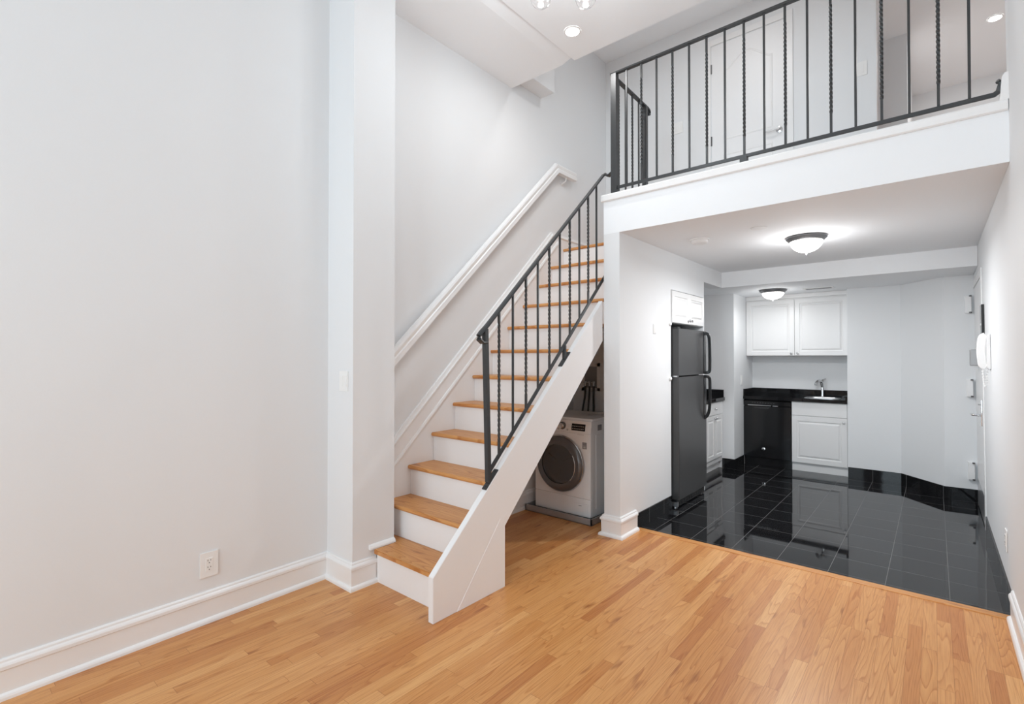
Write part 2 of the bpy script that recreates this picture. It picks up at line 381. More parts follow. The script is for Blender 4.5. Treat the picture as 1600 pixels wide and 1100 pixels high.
# main ceiling, dropped strip and header
struct('ceiling', box(B(), -2.27, 0.6, -3.1, 3.48, 3.893, 4.05), M_CEIL, 'white ceiling over the main room', 'ceiling')
bm = B(); prism(bm, [(-3.2, 3.90), (-2.392, 3.90), (-2.272, 3.935), (-2.272, 4.05), (-3.2, 4.05)], 'y', -3.1, 3.48)
struct('ceiling_strip', bm, M_CEIL, 'long ceiling strip with a sloped edge above the stairs', 'ceiling')
bm = B(); box(bm, -3.2, 0.7, 3.30, 3.479, 4.04, 5.0)
struct('wall_header', bm, M_WALL, 'white header wall above the edge of the main ceiling', 'wall')
bm = B(); box(bm, -2.949, -2.79, 3.481, 3.92, 3.98, 4.9)
struct('trim_2', bm, M_WALL, 'small boxed beam high on the stair wall', 'beam')
# loft slab: fascia, kitchen ceiling
bm = B(); prism(bm, [(-2.03, 3.54), (XR-0.02, 3.54), (XR-0.02, 7.9), (-2.95, 7.9), (-2.95, 5.19), (-2.03, 5.19)], 'z', 2.41, 2.725)
struct('ceiling_kitchen', bm, M_CEIL, 'loft slab whose underside is the kitchen ceiling', 'ceiling')
bm = B(); prism(bm, [(3.541, 2.672), (3.528, 2.672), (3.522, 2.678), (3.520, 2.718), (3.526, 2.727), (3.60, 2.727), (3.60, 2.7255), (3.541, 2.7255)], 'x', -2.046, XR-0.025)
prism(bm, [(0.262, 2.727), (0.30, 2.727), (0.30, 2.865), (0.285, 2.865), (0.272, 2.85), (0.268, 2.80), (0.266, 2.76)], 'y', 3.525, 3.62)
struct('trim_3', bm, M_TRIM, 'white cap moulding along the top of the loft edge', 'moulding')
# pier and kitchen left wall
bm = B(); prism(bm, [(3.5405, -0.02), (4.54, -0.02), (4.54, 2.062), (5.40, 2.062), (5.40, -0.02), (5.43, -0.02), (5.43, 2.232), (6.02, 2.232), (6.02, 2.41), (3.5405, 2.41)], 'x', -2.03, -1.89)
struct('wall_pier', bm, M_WALL, 'white wall pier between the under-stair space and kitchen', 'wall')
bm = B(); box(bm, -3.2, -2.03, 4.50, 4.54, -0.02, 2.6); struct('wall_closet', bm, M_WALL, 'wall at the back of the under-stair space', 'wall')
bm = B(); box(bm, -2.7, -2.62, 4.54, 5.43, -0.02, 2.41); box(bm, -2.62, -2.03, 5.40, 5.43, -0.02, 2.41); box(bm, -2.85, -2.75, 5.43, 6.66, -0.02, 2.41)
struct('wall_alcove', bm, M_WALL, 'white walls of the refrigerator and side counter alcoves', 'wall')
bm = B(); box(bm, -2.85, -1.945, 6.66, 7.9, -0.02, 2.24); struct('wall_chase', bm, M_WALL, 'white boxed chase left of the dishwasher', 'wall')
bm = B(); box(bm, -1.945, -0.787, 7.50, 7.9, -0.02, 2.24); struct('wall_kitchen', bm, M_WALL, 'white wall behind the sink counter', 'wall')
bm = B(); prism(bm, [(-0.787, 7.07), (-0.287, 7.07), (0.074, 6.65), (XR+0.1, 6.672), (XR+0.1, 7.9), (-0.787, 7.9)], 'z', -0.02, 2.24)
struct('wall_end', bm, M_WALL, 'white angled wall at the far end of the kitchen', 'wall')
bm = B(); prism(bm, [(-2.85, 5.43), (-2.03, 5.43), (-2.03, 6.02), (XR-0.02, 6.02), (XR-0.02, 7.9), (-2.85, 7.9)], 'z', 2.2325, 2.409)
struct('ceiling_low', bm, M_CEIL, 'lowered white ceiling and beam over the kitchen counter', 'ceiling')
# landing and loft walls
bm = B(); box(bm, -2.95, -2.03, 4.29, 5.2, 2.30, 2.515); struct('floor_landing', bm, M_STAIR, 'landing at the top of the stairs', 'landing')
bm = B(); box(bm, -2.95, -0.357, 5.2, 5.32, 2.5, 4.92); struct('wall_loft', bm, M_WALL, 'white loft wall holding the panelled door', 'wall')
bm = B(); box(bm, -0.90, -0.20, 6.8, 8.6, 2.725, 4.92); box(bm, -0.2, 1.35, 8.5, 8.6, 2.725, 4.92); box(bm, 1.25, 1.35, 3.6, 8.5, 2.725, 4.92); box(bm, XR, 1.25, 3.5, 3.6, 2.725, 4.92); box(bm, -1.0, -0.9, 5.32, 8.6, 2.725, 4.92)
struct('wall_hall', bm, M_WALL, 'white walls of the loft hallway', 'wall')
bm = B(); box(bm, XR-0.02, 1.3, 3.6, 8.6, 2.6, 2.725); box(bm, -1.0, XR-0.02, 7.9, 8.6, 2.6, 2.725); struct('floor_hall', bm, M_FLOOR, 'floor of the loft hallway', 'floor')
bm = B(); box(bm, -3.0, 1.35, 3.45, 8.6, 4.907, 5.0); struct('ceiling_loft', bm, M_CEIL, 'white ceiling above the loft', 'ceiling')

# ------------------------------------------------------------------ baseboards
def base_prof(s=1.0, h=0.165, sh=True):
    p = [(0.0, h), (0.005, h), (0.010, h-0.006), (0.011, h-0.014), (0.017, h-0.020), (0.021, h-0.028), (0.021, h-0.042), (0.015, h-0.047), (0.014, 0.026)]
    if sh: p += [(0.018, 0.025), (0.025, 0.020), (0.029, 0.012), (0.030, 0.0)]
    else: p += [(0.014, 0.0)]
    p += [(0.0, 0.0)]
    return [(a*s, b) for a, b in p]
def baseboard(name, pts, label, s=1.0, h=0.165, z=0.0, sh=True):
    bm = B(); sweep(bm, [(x, y, z) for x, y in pts], base_prof(s, h, sh))
    return struct(name, bm, M_TRIM, label, 'baseboard')
baseboard('baseboard_left', [(XW(-2.95), -2.95), (XW(1.7), 1.70), (-2.72, 1.70), (-2.72, 1.866)], 'white moulded baseboard along the left wall and pilaster')
baseboard('baseboard_pier', [(-2.03, 3.80), (-2.03, 3.54), (-1.89, 3.54), (-1.89, 3.805)][::1], 'white moulded baseboard wrapped around the pier foot', s=1.25)
baseboard('baseboard_closet', [(-2.95, 2.75), (-2.95, 4.50), (-2.03, 4.50)], 'white baseboard in the space under the stairs')
bm = B(); sweep(bm, [(XR, 3.80, 0), (XR, -2.95, 0)], base_prof(1.0)); lean(bm)
struct('baseboard_right', bm, M_TRIM, 'white moulded baseboard along the right wall', 'baseboard')
# black tile base in the kitchen
def tilebase(name, pts, m, label, h=0.125):
    bm = B(); sweep(bm, [(x, y, 0.0005) for x, y in pts], [(0, 0), (0.009, 0), (0.009, h-.001), (0.008, h), (0, h)]); return struct(name, bm, m, label, 'tile base')
tilebase('baseboard_tile_pier', [(-1.89, 3.808), (-1.89, 4.54)], M_TBY, 'black granite base tiles beside the refrigerator')
tilebase('baseboard_tile_chase', [(-2.09, 6.66), (-1.945, 6.66), (-1.945, 7.06)], M_TBX, 'black granite base tiles around the chase foot')
tilebase('baseboard_tile_end', [(-0.785, 7.07), (-0.287, 7.07), (0.074, 6.65), (XR-0.001, 6.672)], M_TBX, 'black granite base tiles along the angled end wall')
bm = B(); sweep(bm, [(XR, 5.575, 0.0005), (XR, 3.802, 0.0005)], [(0, 0), (0.009, 0), (0.009, .129), (0.008, .13), (0, .13)]); lean(bm)
struct('baseboard_tile_right', bm, M_TBY, 'black granite base tiles along the right wall', 'tile base')

# ================================================================== STAIRCASE
RISE = 0.212; GO = 0.2215; Y1 = 1.838
ny = lambda k: Y1+GO*(k-1)
st = thing('staircase', 'white painted straight staircase with oak treads rising to the loft', 'staircase', (-2.5, 1.84, 0))
TX0, TX1 = -2.929, -2.079
for k in range(1, 13):
    y0 = ny(k); z = RISE*k; bm = B()
    T = 0.028
    if k == 1:
        pl = [(-2.698, y0), (TX1, y0), (TX1, y0+GO+0.027), (TX0, y0+GO+0.027), (TX0, 2.010), (-2.698, 2.010)]
        prism(bm, pl, 'z', z-T, z, 0.004)
    else:
        yb = y0+GO+0.027 if k < 12 else 5.19
        x0 = TX0 if k < 12 else -2.949; x1 = TX1 if k < 12 else -2.031
        nose = [(y0+0.010, z-T), (y0+0.003, z-T+0.005), (y0, z-T/2), (y0+0.003, z-0.005), (y0+0.010, z)]
        prism(bm, [(yb, z-T)]+nose+[(yb, z)], 'x', x0 if k < 12 else TX0, x1 if k < 12 else TX1)
    mtr = M_TREAD if k == 1 else oak('oak_tread_%d' % k, across='Y', along='X', planks=False, rough=0.4, seed=7.0+3.3*k, gl=1.9)
    obj('tread', bm, mtr, st)
    yr = y0+0.026; bm = B()
    box(bm, (-2.70 if k == 1 else TX0), TX1, yr, yr+0.018, (0.0 if k == 1 else z-RISE), z-T)
    obj('riser', bm, M_STAIR, st)
# closed outer stringer (toward the room)
top = lambda y: 0.246+(y-1.755)*0.9145
bm = B(); prism(bm, [(1.757, 0.0), (1.757, 0.246), (3.539, top(3.539)), (3.539, 1.553), (2.338, 0.371), (2.338, 0.0)], 'x', -2.079, -2.040, 0.0025)
so = obj('stringer', bm, M_STAIR, st, label='closed outer stringer')
bm = B(); prism(bm, [(1.93, 0.0005), (2.337, 0.0005), (2.337, 0.372), (2.295, 0.43)], 'x', -2.041, -2.0382, 0.0008)
obj('cover_board', bm, M_STAIR, so, label='triangular infill board at the stringer foot')
# soffit closing the underside
bm = B(); prism(bm, [(2.35, 0.435), (4.28, 0.435+1.93*0.957), (4.28, 0.41+1.93*0.957), (2.35, 0.41)], 'x', -2.949, -2.081)
obj('soffit', bm, M_STAIR, st)
# wall skirt with mouldings
nl = lambda y: RISE+0.957*(y-Y1)
bm = B(); prism(bm, [(2.010, nl(2.01)-0.35), (2.010, nl(2.01)+0.28), (4.085, nl(4.085)+0.28+0.0), (4.11, 2.664), (5.19, 2.664), (5.19, 2.546), (4.30, 2.50), (4.30, nl(4.3)-0.25)], 'x', -2.9495, -2.930)
sk = obj('skirt_board', bm, M_STAIR, st)
sl = 0.957; n_ = math.hypot(1, sl)
bm = B(); sweep(bm, [(-2.9495, 2.010, nl(2.01)+0.28), (-2.9495, 4.09, nl(4.09)+0.28), (-2.9495, 5.19, nl(4.09)+0.28)],
      [(0, -0.008), (0.024, -0.008), (0.030, -0.002), (0.030, 0.008), (0.022, 0.013), (0.018, 0.022), (0.016, 0.032), (0.008, 0.036), (0, 0.036)])
obj('cap_moulding', bm, M_TRIM, sk)
bm = B(); sweep(bm, [(-2.930, 2.010, nl(2.01)+0.135), (-2.930, 4.19, nl(4.19)+0.135)], [(0, -0.012), (0.010, -0.012), (0.012, -0.002), (0.006, 0.012), (0, 0.014)])
obj('shoe_moulding', bm, M_TRIM, sk)
# quarter round closing tread one against the pilaster
bm = B(); sweep(bm, [(-2.7195, 1.815, RISE+0.0005), (-2.7195, 2.005, RISE+0.0005)], [(0, 0), (0.022, 0), (0.021, 0.010), (0.013, 0.022), (0.0, 0.028)])
struct('trim_4', bm, M_TRIM, 'short white moulding where the first tread meets the pilaster', 'moulding')

# ---- white handrail on the stair wall
hr = thing('handrail', 'white wooden handrail mounted on the wall beside the stairs', 'handrail', (-2.9, 2.1, 1.4))
hp = [(0.028, -0.045), (0.028, -0.012), (0.022, -0.004), (0.026, 0.006), (0.030, 0.022), (0.024, 0.036), (0.008, 0.044), (-0.010, 0.044), (-0.024, 0.036), (-0.030, 0.022), (-0.026, 0.006), (-0.020, -0.004), (-0.022, -0.045)]
bm = B(); yA, zA = 2.012, 1.318; slh = 0.962
sweep(bm, [(-2.895, yA, zA), (-2.895, 4.10, zA+(4.10-yA)*slh), (-2.895, 4.44, zA+(4.10-yA)*slh)], hp)
obj('rail', bm, M_TRIM, hr)
for yb in (2.6, 3.5, 4.28):
    zb = min(zA+(yb-yA)*slh, zA+(4.10-yA)*slh)-0.05
    bm = B(); tube(bm, smooth_path([(-2.895, yb, zb+0.004), (-2.895, yb, zb-0.035), (-2.945, yb, zb-0.05)]), 0.007, 8)
    lathe(bm, [(0.02, 0.0), (0.02, 0.005), (0.008, 0.008)], (-2.9495, yb, zb-0.05), 'x', 16)
    obj('bracket', bm, M_TRIM, hr, True)

# ================================================================== IRON RAILINGS
def bar(bm, p0, p1, s=0.0125, twist=False, end0=0.06, end1=0.10):
    p0, p1 = Vector(p0), Vector(p1); h = (p1-p0).length
    if not twist:
        sweep(bm, [p0, p1], rect(s, s, 0.001), up=Vector((0, 1, 0))); return bm
    n = int((h-end0-end1)/0.0035); pts = [p0]; tw = [0.0]; turns = round((h-end0-end1)/0.115)*1.0
    for i in range(n+1):
        t = i/n; pts.append(p0+Vector((0, 0, end1+(h-end0-end1)*t))); tw.append(2*PI*turns*t)
    pts.append(p1); tw.append(2*PI*turns)
    sweep(bm, pts, rect(s*1.05, s*1.05), up=Vector((0, 1, 0)), twist=tw); return bm
RX = -2.060
sr = thing('stair_railing', 'black wrought iron stair railing with alternating twisted bars', 'railing', (RX, 2.25, 0.7))
tz = lambda y: 1.594+(y-2.174)*0.935
bz = lambda y: 0.784+(y-2.274)*0.975
railprof = [(-0.019, -0.004), (-0.015, -0.010), (0.015, -0.010), (0.019, -0.004), (0.017, 0.004), (0.010, 0.009), (-0.010, 0.009), (-0.017, 0.004)]
bm = B(); pth = [(RX, 2.19, tz(2.14)-0.050), (RX, 2.155, tz(2.14)-0.052), (RX, 2.128, tz(2.14)-0.034), (RX, 2.124, tz(2.14)-0.012), (RX, 2.142, tz(2.14)+0.008), (RX, 2.19, tz(2.19)), (RX, 3.585, tz(3.585)), (RX+0.012, 3.60, tz(3.6)-0.004), (RX+0.05, 3.585, tz(3.6)-0.03), (RX+0.10, 3.56, tz(3.6)-0.02)]
sweep(bm, pth, railprof); obj('handrail', bm, M_IRON, sr, True)
bm = B(); sweep(bm, [(RX, 2.208, bz(2.208)), (RX, 3.612, bz(3.612)), (RX, 3.632, bz(3.612)+0.055)], rect(0.012, 0.026, 0.002)); obj('bottom_rail', bm, M_IRON, sr)
bm = B(); lathe(bm, [(0.001, -0.018), (0.014, -0.010), (0.016, 0.0), (0.012, 0.010), (0.001, 0.018)], (RX+0.002, 3.634, bz(3.612)+0.070), 'z', 4); box(bm, RX, -2.0305, 3.628, 3.640, bz(3.612)+.062, bz(3.612)+.076)
obj('wall_bracket', bm, M_IRON, sr)
bm = B(); sweep(bm, [(RX, 2.208, top(2.208)+0.008), (RX, 2.180, tz(2.18)-0.008)], rect(0.030, 0.030, 0.002), up=Vector((0, 1, 0)))
obj('newel_post', bm, M_IRON, sr)
def foot(yc, name='foot_plate'):
    bm = B(); sweep(bm, [(RX, yc-0.055, top(yc-0.055)+0.0045), (RX, yc+0.055, top(yc+0.055)+0.0045)], rect(0.034, 0.008, 0.001)); 
    for d in (-0.042, 0.042): lathe(bm, [(0.006, 0), (0.006, 0.005), (0.002, 0.008)], (RX, yc+d, top(yc+d)+0.008), 'z', 8)
    return obj(name, bm, M_IRON, sr)
foot(2.225); foot(3.02)
bm = B(); sweep(bm, [(RX, 3.02, top(3.02)+0.006), (RX, 3.02, bz(3.02)-0.004)], rect(0.022, 0.022), up=Vector((0, 1, 0))); obj('support_post', bm, M_IRON, sr)
for i, y in enumerate((2.305, 2.438, 2.572, 2.702, 2.835, 2.965, 3.093, 3.224, 3.351, 3.477)):
    bm = B(); bar(bm, (RX, y, bz(y)+0.004), (RX, y-0.0, tz(y)-0.006), twist=(i % 2 == 0), end0=0.07, end1=0.09)
    obj('baluster', bm, M_IRON, sr, label='twisted iron bar' if i % 2 == 0 else 'plain square iron bar')

LY = 3.56; LXP = -1.940
lr = thing('loft_railing', 'black wrought iron railing along the loft edge above the kitchen', 'railing', (-0.8, LY, 2.727))
bm = B(); sweep(bm, [(-1.972, LY, 3.697), (XR-LEAN*3.7-0.001, LY, 3.697)], railprof); obj('handrail', bm, M_IRON, lr)
bm = B(); sweep(bm, [(-1.93, LY, 2.775), (0.245, LY, 2.775), (0.262, LY, 2.787), (0.266, LY, 2.830)], rect(0.012, 0.024, 0.002)); obj('bottom_rail', bm, M_IRON, lr)
bm = B(); lathe(bm, [(0.001, -0.014), (0.010, -0.008), (0.012, 0.0), (0.008, 0.008), (0.001, 0.014)], (0.262, LY, 2.838), 'z', 4); obj('end_knob', bm, M_IRON, lr)
bm = B(); box(bm, LXP-0.024, LXP+0.024, LY-0.024, LY+0.024, 2.7272, 3.688, 0.002); obj('corner_post', bm, M_IRON, lr)
for i in range(17):
    x = -1.835+0.12415*i; tw = (i % 2 == 1)
    bm = B(); bar(bm, (x, LY, 2.787), (x, LY, 3.688), twist=tw, end0=0.11, end1=0.12)
    obj('baluster', bm, M_IRON, lr, label='twisted iron bar' if tw else 'plain square iron bar')
bm = B(); box(bm, -0.992, -0.945, LY-0.02, LY+0.02, 2.7272, 2.768, 0.002); obj('foot_block', bm, M_IRON, lr)
# return along the stair opening
rx = -1.962
rt = [(rx, 3.585, 3.690), (rx, 4.18, 3.672), (rx, 4.225, 3.664), (rx, 4.242, 3.642), (rx, 4.232, 3.620), (rx, 4.212, 3.618)]
bm = B(); sweep(bm, smooth_path(rt, 1), railprof); obj('return_handrail', bm, M_IRON, lr, True)
bm = B(); sweep(bm, [(rx, 3.585, 2.775), (rx, 4.15, 2.775)], rect(0.012, 0.024, 0.002)); obj('return_bottom_rail', bm, M_IRON, lr)
bm = B(); box(bm, rx-0.02, rx+0.02, 4.135, 4.175, 2.7257, 3.665, 0.002); obj('newel_post', bm, M_IRON, lr)
for i, y in enumerate((3.665, 3.787, 3.909, 4.031)):
    bm = B(); bar(bm, (rx, y, 2.787), (rx, y, 3.680-0.03*(y-3.6)), twist=(i % 2 == 0), end0=0.09, end1=0.10)
    obj('baluster', bm, M_IRON, lr, label='twisted iron bar' if i % 2 == 0 else 'plain square iron bar')

# ================================================================== UNDER THE STAIRS
bm = B()
px0, px1, py0, py1 = -2.918, -2.205, 3.632, 4.40
box(bm, px0, px1, py0, py1, 0.0, 0.006)
for a in ((px0, px1, py0, py0+.012), (px0, px1, py1-.012, py1), (px0, px0+.012, py0, py1), (px1-.012, px1, py0, py1)): box(bm, *a, 0.0, 0.055, 0.001)
tag(obj('drip_pan', bm, M_PAN), 'grey metal drip pan on the floor under the washing machine', 'drip pan')
wx0, wx1, wy0, wy1, wz0, wz1 = -2.862, -2.262, 3.715, 4.29, 0.032, 0.882
wm = thing('washing_machine', 'white front loading washing machine with a dark round door under the stairs', 'washing machine', ((wx0+wx1)/2, (wy0+wy1)/2, 0.006))
bm = B(); box(bm, wx0, wx1, wy0+0.012, wy1, wz0, wz1-0.02, 0.006); obj('body', bm, M_WASH, wm)
bm = B(); box(bm, wx0-0.001, wx1+0.001, wy0+0.03, wy1+0.004, wz1-0.022, wz1, 0.006); obj('top_panel', bm, M_WASH, wm)
# front panel: slightly bowed, lower panel and control panel separated by seams
bm = B(); box(bm, wx0+.001, wx1-.001, wy0, wy0+0.02, 0.19, 0.752, 0.004); obj('front_panel', bm, M_WASH, wm)
bm = B(); box(bm, wx0+.001, wx1-.001, wy0, wy0+0.02, wz0+0.002, 0.1885, 0.004); lp = obj('lower_panel', bm, M_WASH, wm)
bm = B(); box(bm, -2.43, -2.29, wy0-0.0015, wy0+0.002, 0.075, 0.145, 0.001); fl = obj('filter_flap', bm, M_WASH, lp)
bm = B(); box(bm, -2.385, -2.355, wy0-0.0022, wy0-0.0012, 0.122, 0.127); obj('flap_notch', bm, M_GREY, lp)
bm = B(); prism(bm, [(wy0, 0.7535), (wy0+0.004, 0.80), (wy0+0.022, wz1-0.02), (wy0+0.03, wz1-0.012), (wy0+0.05, wz1-0.012), (wy0+0.05, 0.7535)], 'x', wx0+.001, wx1-.001, 0.0015); cp = obj('control_panel', bm, M_WASH, wm)
cy = wy0+0.004; tilt = lambda z: wy0+0.004+(z-0.80)/0.062*0.018 if z > 0.8 else wy0+(z-0.7535)/0.0465*0.004
bm = B(); prism(bm, [(tilt(z)-d, z) for z, d in ((0.775, 0.002), (0.80, 0.002), (0.842, 0.002), (0.842, -0.001), (0.80, -0.001), (0.775, -0.001))], 'x', -2.460, -2.320); dp = obj('display', bm, M_DISP, cp)
bm = B()
for r_ in range(2):
    for c_ in range(7):
        x = -2.452+c_*0.018; z = 0.788+r_*0.022; box(bm, x, x+0.010, tilt(z)-0.0030, tilt(z)-0.0012, z, z+0.006)
obj('display_symbols', bm, M_MARKL, dp)
bm = B(); lathe(bm, [(0.034, 0.004), (0.034, -0.006), (0.030, -0.009)], (-2.556, cy, 0.808), 'y', 32); dial = obj('dial_ring', bm, M_WRING, cp, True)
bm = B(); lathe(bm, [(0.024, -0.004), (0.023, -0.026), (0.019, -0.029), (0.001, -0.029)], (-2.556, cy, 0.808), 'y', 32); obj('dial', bm, M_CHROME, cp, True)
bm = B(); lathe(bm, [(0.009, 0.003), (0.009, -0.003), (0.001, -0.004)], (-2.502, wy0+.002, 0.775), 'y', 20); obj('button', bm, M_STEEL, cp)
bm = B(); lathe(bm, [(0.009, 0.003), (0.009, -0.003), (0.001, -0.004)], (-2.60, wy0+.002, 0.775), 'y', 20); obj('button', bm, M_STEEL, cp)
bm = B()
for i, x in enumerate((-2.395, -2.378, -2.361, -2.344)): box(bm, x, x+0.012, wy0-0.0012, wy0+.001, 0.741, 0.7445)
obj('printed_line', bm, M_MARKL, wm)
bm = B(); box(bm, -2.346, -2.302, wy0-0.001, wy0+.001, 0.622, 0.680); lab = obj('energy_label', bm, M_GREY, wm)
bm = B(); box(bm, -2.340, -2.308, wy0-0.0016, wy0-0.0008, 0.650, 0.652); box(bm, -2.335, -2.312, wy0-0.0016, wy0-0.0008, 0.630, 0.645); obj('label_print', bm, M_MARKL, lab)
bm = B(); box(bm, wx1-0.0005, wx1+0.0012, 3.83, 3.90, 0.775, 0.825, 0.0); obj('side_label', bm, M_GREY, wm)
bm = B(); lathe(bm, [(0.001, 0.0)], (0, 0, 0)) if False else None
box(bm, wx1, wx1+0.002, 3.80, 4.22, 0.10, 0.74, 0.001); obj('side_pressing', bm, M_WASH, wm)
DX, DZ = -2.575, 0.468
bm = B(); lathe(bm, [(0.250, 0.004), (0.252, -0.006), (0.248, -0.020), (0.244, -0.030), (0.228, -0.046), (0.196, -0.054), (0.176, -0.050), (0.172, -0.036), (0.172, 0.004)], (DX, wy0, DZ), 'y', 72, cap=False); dr = obj('door', bm, M_WRING, wm, True, 'dark door ring')
bm = B(); lathe(bm, [(0.2535, 0.003), (0.2575, -0.004), (0.2555, -0.016), (0.2475, -0.024), (0.2465, -0.016)], (DX, wy0, DZ), 'y', 72, cap=False); obj('chrome_rim', bm, M_CHROME, dr, True, 'thin chrome outer rim')
bm = B(); lathe(bm, [(0.176, -0.046), (0.168, -0.047), (0.14, -0.043), (0.09, -0.036), (0.001, -0.030), (0.001, -0.022), (0.14, -0.034), (0.172, -0.040)], (DX, wy0, DZ), 'y', 64, cap=False); obj('door_glass', bm, M_DGLASS, dr, True, 'smoked glass bowl')
bm = B(); lathe(bm, [(0.171, -0.036), (0.168, -0.014), (0.150, -0.006), (0.120, -0.010), (0.001, -0.006)], (DX, wy0+0.001, DZ), 'y', 48, cap=False)
for a in range(3):
    an = a*2*PI/3+0.5; sweep(bm, [(DX+0.05*math.cos(an), wy0-0.010, DZ+0.05*math.sin(an)), (DX+0.145*math.cos(an), wy0-0.012, DZ+0.145*math.sin(an))], rect(0.03, 0.012, 0.003))
obj('drum', bm, M_DRUM, dr, True)
bm = B(); pa = [(DX+0.186*math.cos(a), wy0-0.054, DZ+0.186*math.sin(a)) for a in [(-42+i*6)*PI/180 for i in range(13)]]
sweep(bm, pa, rect(0.006, 0.006, 0.001), up=Vector((0, -1, 0))); obj('door_handle', bm, M_CHROME, dr, True)
for fx, fy in ((wx0+.06, wy0+.07), (wx1-.06, wy0+.07), (wx0+.06, wy1-.07), (wx1-.06, wy1-.07)):
    bm = B(); lathe(bm, [(0.026, 0.0063), (0.026, 0.018), (0.012, 0.02), (0.012, wz0+0.004)], (fx, fy, 0), 'z', 20); obj('foot', bm, M_HOSE, wm)
# recessed valve box and hoses
vb = thing('valve_box', 'recessed washer valve box in the wall above the washing machine', 'valve box', (-2.74, 4.497, 1.2))
bm = B(); vx0, vx1, vz0, vz1 = -2.845, -2.625, 1.07, 1.36
for a in ((vx0, vx1, vz1-.035, vz1), (vx0, vx1, vz0, vz0+.035), (vx0, vx0+.035, vz0, vz1), (vx1-.035, vx1, vz0, vz1)): box(bm, a[0], a[1], 4.493, 4.4995, a[2], a[3], 0.001)
obj('frame', bm, M_WHITE, vb)
bm = B(); box(bm, vx0+.03, vx1-.03, 4.496, 4.4992, vz0+.03, vz1-.03); obj('recess', bm, M_GREY, vb)
for x in (-2.79, -2.74, -2.69):
    bm = B(); lathe(bm, [(0.009, 0), (0.009, 0.03), (0.013, 0.032), (0.013, 0.05)], (x, 4.478, 1.12), 'z', 12); box(bm, x-0.02, x+0.02, 4.455, 4.462, 1.155, 1.165); tube(bm, [(x, 4.478, 1.16), (x, 4.457, 1.16)], 0.006, 8)
    obj('valve', bm, M_STEEL, vb, True)
for i, (x, dx) in enumerate(((-2.79, -0.02), (-2.74, 0.0), (-2.69, 0.02))):
    bm = B(); tube(bm, smooth_path([(x, 4.478, 1.122), (x, 4.474, 1.02), (x+dx, 4.45, 0.86), (x+dx, 4.40, 0.55), (x+dx, 4.33, 0.40), (x+dx, 4.312, 0.38)]), (0.010, 0.009, 0.012)[i], 10)
    tag(obj('water_hose', bm, M_HOSE, smooth=True), ('leftmost dark hose hanging from the washer valve box', 'middle dark hose hanging from the washer valve box', 'rightmost dark hose hanging from the washer valve box')[i], 'hose', 'hoses behind the washing machine')
bm = B(); t_ = [(-2.50, 3.98), (-2.33, 3.94), (-2.29, 4.12), (-2.44, 4.17)]
tb = bmesh.new(); g = [[tb.verts.new(((1-v)*((1-u)*t_[0][0]+u*t_[1][0])+v*((1-u)*t_[3][0]+u*t_[2][0]), (1-v)*((1-u)*t_[0][1]+u*t_[1][1])+v*((1-u)*t_[3][1]+u*t_[2][1]), wz1+0.0015+0.014*max(0, math.sin(u*3.0))**2*(0.4+0.6*v))) for u in [i/8 for i in range(9)]] for v in [j/6 for j in range(7)]]
for j in range(6):
    for i in range(8): tb.faces.new((g[j][i], g[j][i+1], g[j+1][i+1], g[j+1][i]))
bmesh.ops.solidify(tb, geom=tb.faces[:], thickness=0.001); merge(bm, tb)
tag(obj('paper_sheet', bm, M_WHITE, smooth=True), 'curled white paper sheet lying on top of the washing machine', 'paper')

# ================================================================== KITCHEN
# refrigerator
fx, fy0, fy1 = -1.825, 4.563, 5.312
fr = thing('refrigerator', 'black top-freezer refrigerator standing in the kitchen alcove', 'refrigerator', (-2.2, 4.93, 0))
bm = B(); box(bm, -2.56, -1.905, fy0+.003, fy1-.003, 0.035, 1.70, 0.004); obj('body', bm, M_FRIDGE2, fr)
def fdoor(z0, z1, nm):
    bm = B(); prism(bm, [(-1.900, fy0), (fx-0.008, fy0), (fx-0.002, fy0+0.003), (fx, fy0+0.012), (fx, fy1-0.012), (fx-0.002, fy1-0.003), (fx-0.008, fy1), (-1.900, fy1)], 'z', z0, z1, 0.0015)
    return obj(nm, bm, M_FRIDGE, fr)
d1 = fdoor(1.247, 1.692, 'freezer_door'); d2 = fdoor(0.085, 1.235, 'door')
hy = 5.245
pth = [(fx-0.002, hy, 1.665), (fx+0.030, hy+.002, 1.668), (fx+0.048, hy+.004, 1.640), (fx+0.053, hy+.004, 1.57), (fx+0.055, hy+.004, 1.45), (fx+0.055, hy+.004, 1.30), (fx+0.050, hy+.003, 1.270), (fx+0.030, hy, 1.262), (fx-0.002, hy, 1.262)]
bm = B(); sweep(bm, smooth_path(pth, 2), rect(0.030, 0.015, 0.004), up=Vector((0, 1, 0))); box(bm, fx-.001, fx+0.006, hy-0.022, hy+0.022, 1.255, 1.685, 0.002); obj('handle', bm, M_HANDLE, d1, True)
pth = [(fx-0.002, hy, 1.222), (fx+0.030, hy, 1.222), (fx+0.050, hy+.003, 1.212), (fx+0.055, hy+.004, 1.18), (fx+0.055, hy+.004, 0.99), (fx+0.050, hy+.004, 0.88), (fx+0.030, hy+.002, 0.815), (fx-0.002, hy, 0.79)]
bm = B(); sweep(bm, smooth_path(pth, 2), rect(0.030, 0.015, 0.004), up=Vector((0, 1, 0)))
prism(bm, [(hy-0.022, 1.228), (hy-0.022, 0.84), (hy, 0.775), (hy+0.022, 0.84), (hy+0.022, 1.228)], 'x', fx-.001, fx+0.006, 0.001); obj('handle', bm, M_HANDLE, d2, True)
bm = B(); box(bm, -1.895, fx-0.02, fy0+0.01, fy0+0.05, 1.2355, 1.2465); obj('middle_hinge', bm, M_STEEL, fr)
bm = B(); box(bm, -1.91, fx-0.01, fy0+0.01, fy0+0.07, 1.6925, 1.708, 0.003); obj('top_hinge', bm, M_FRIDGE2, fr)
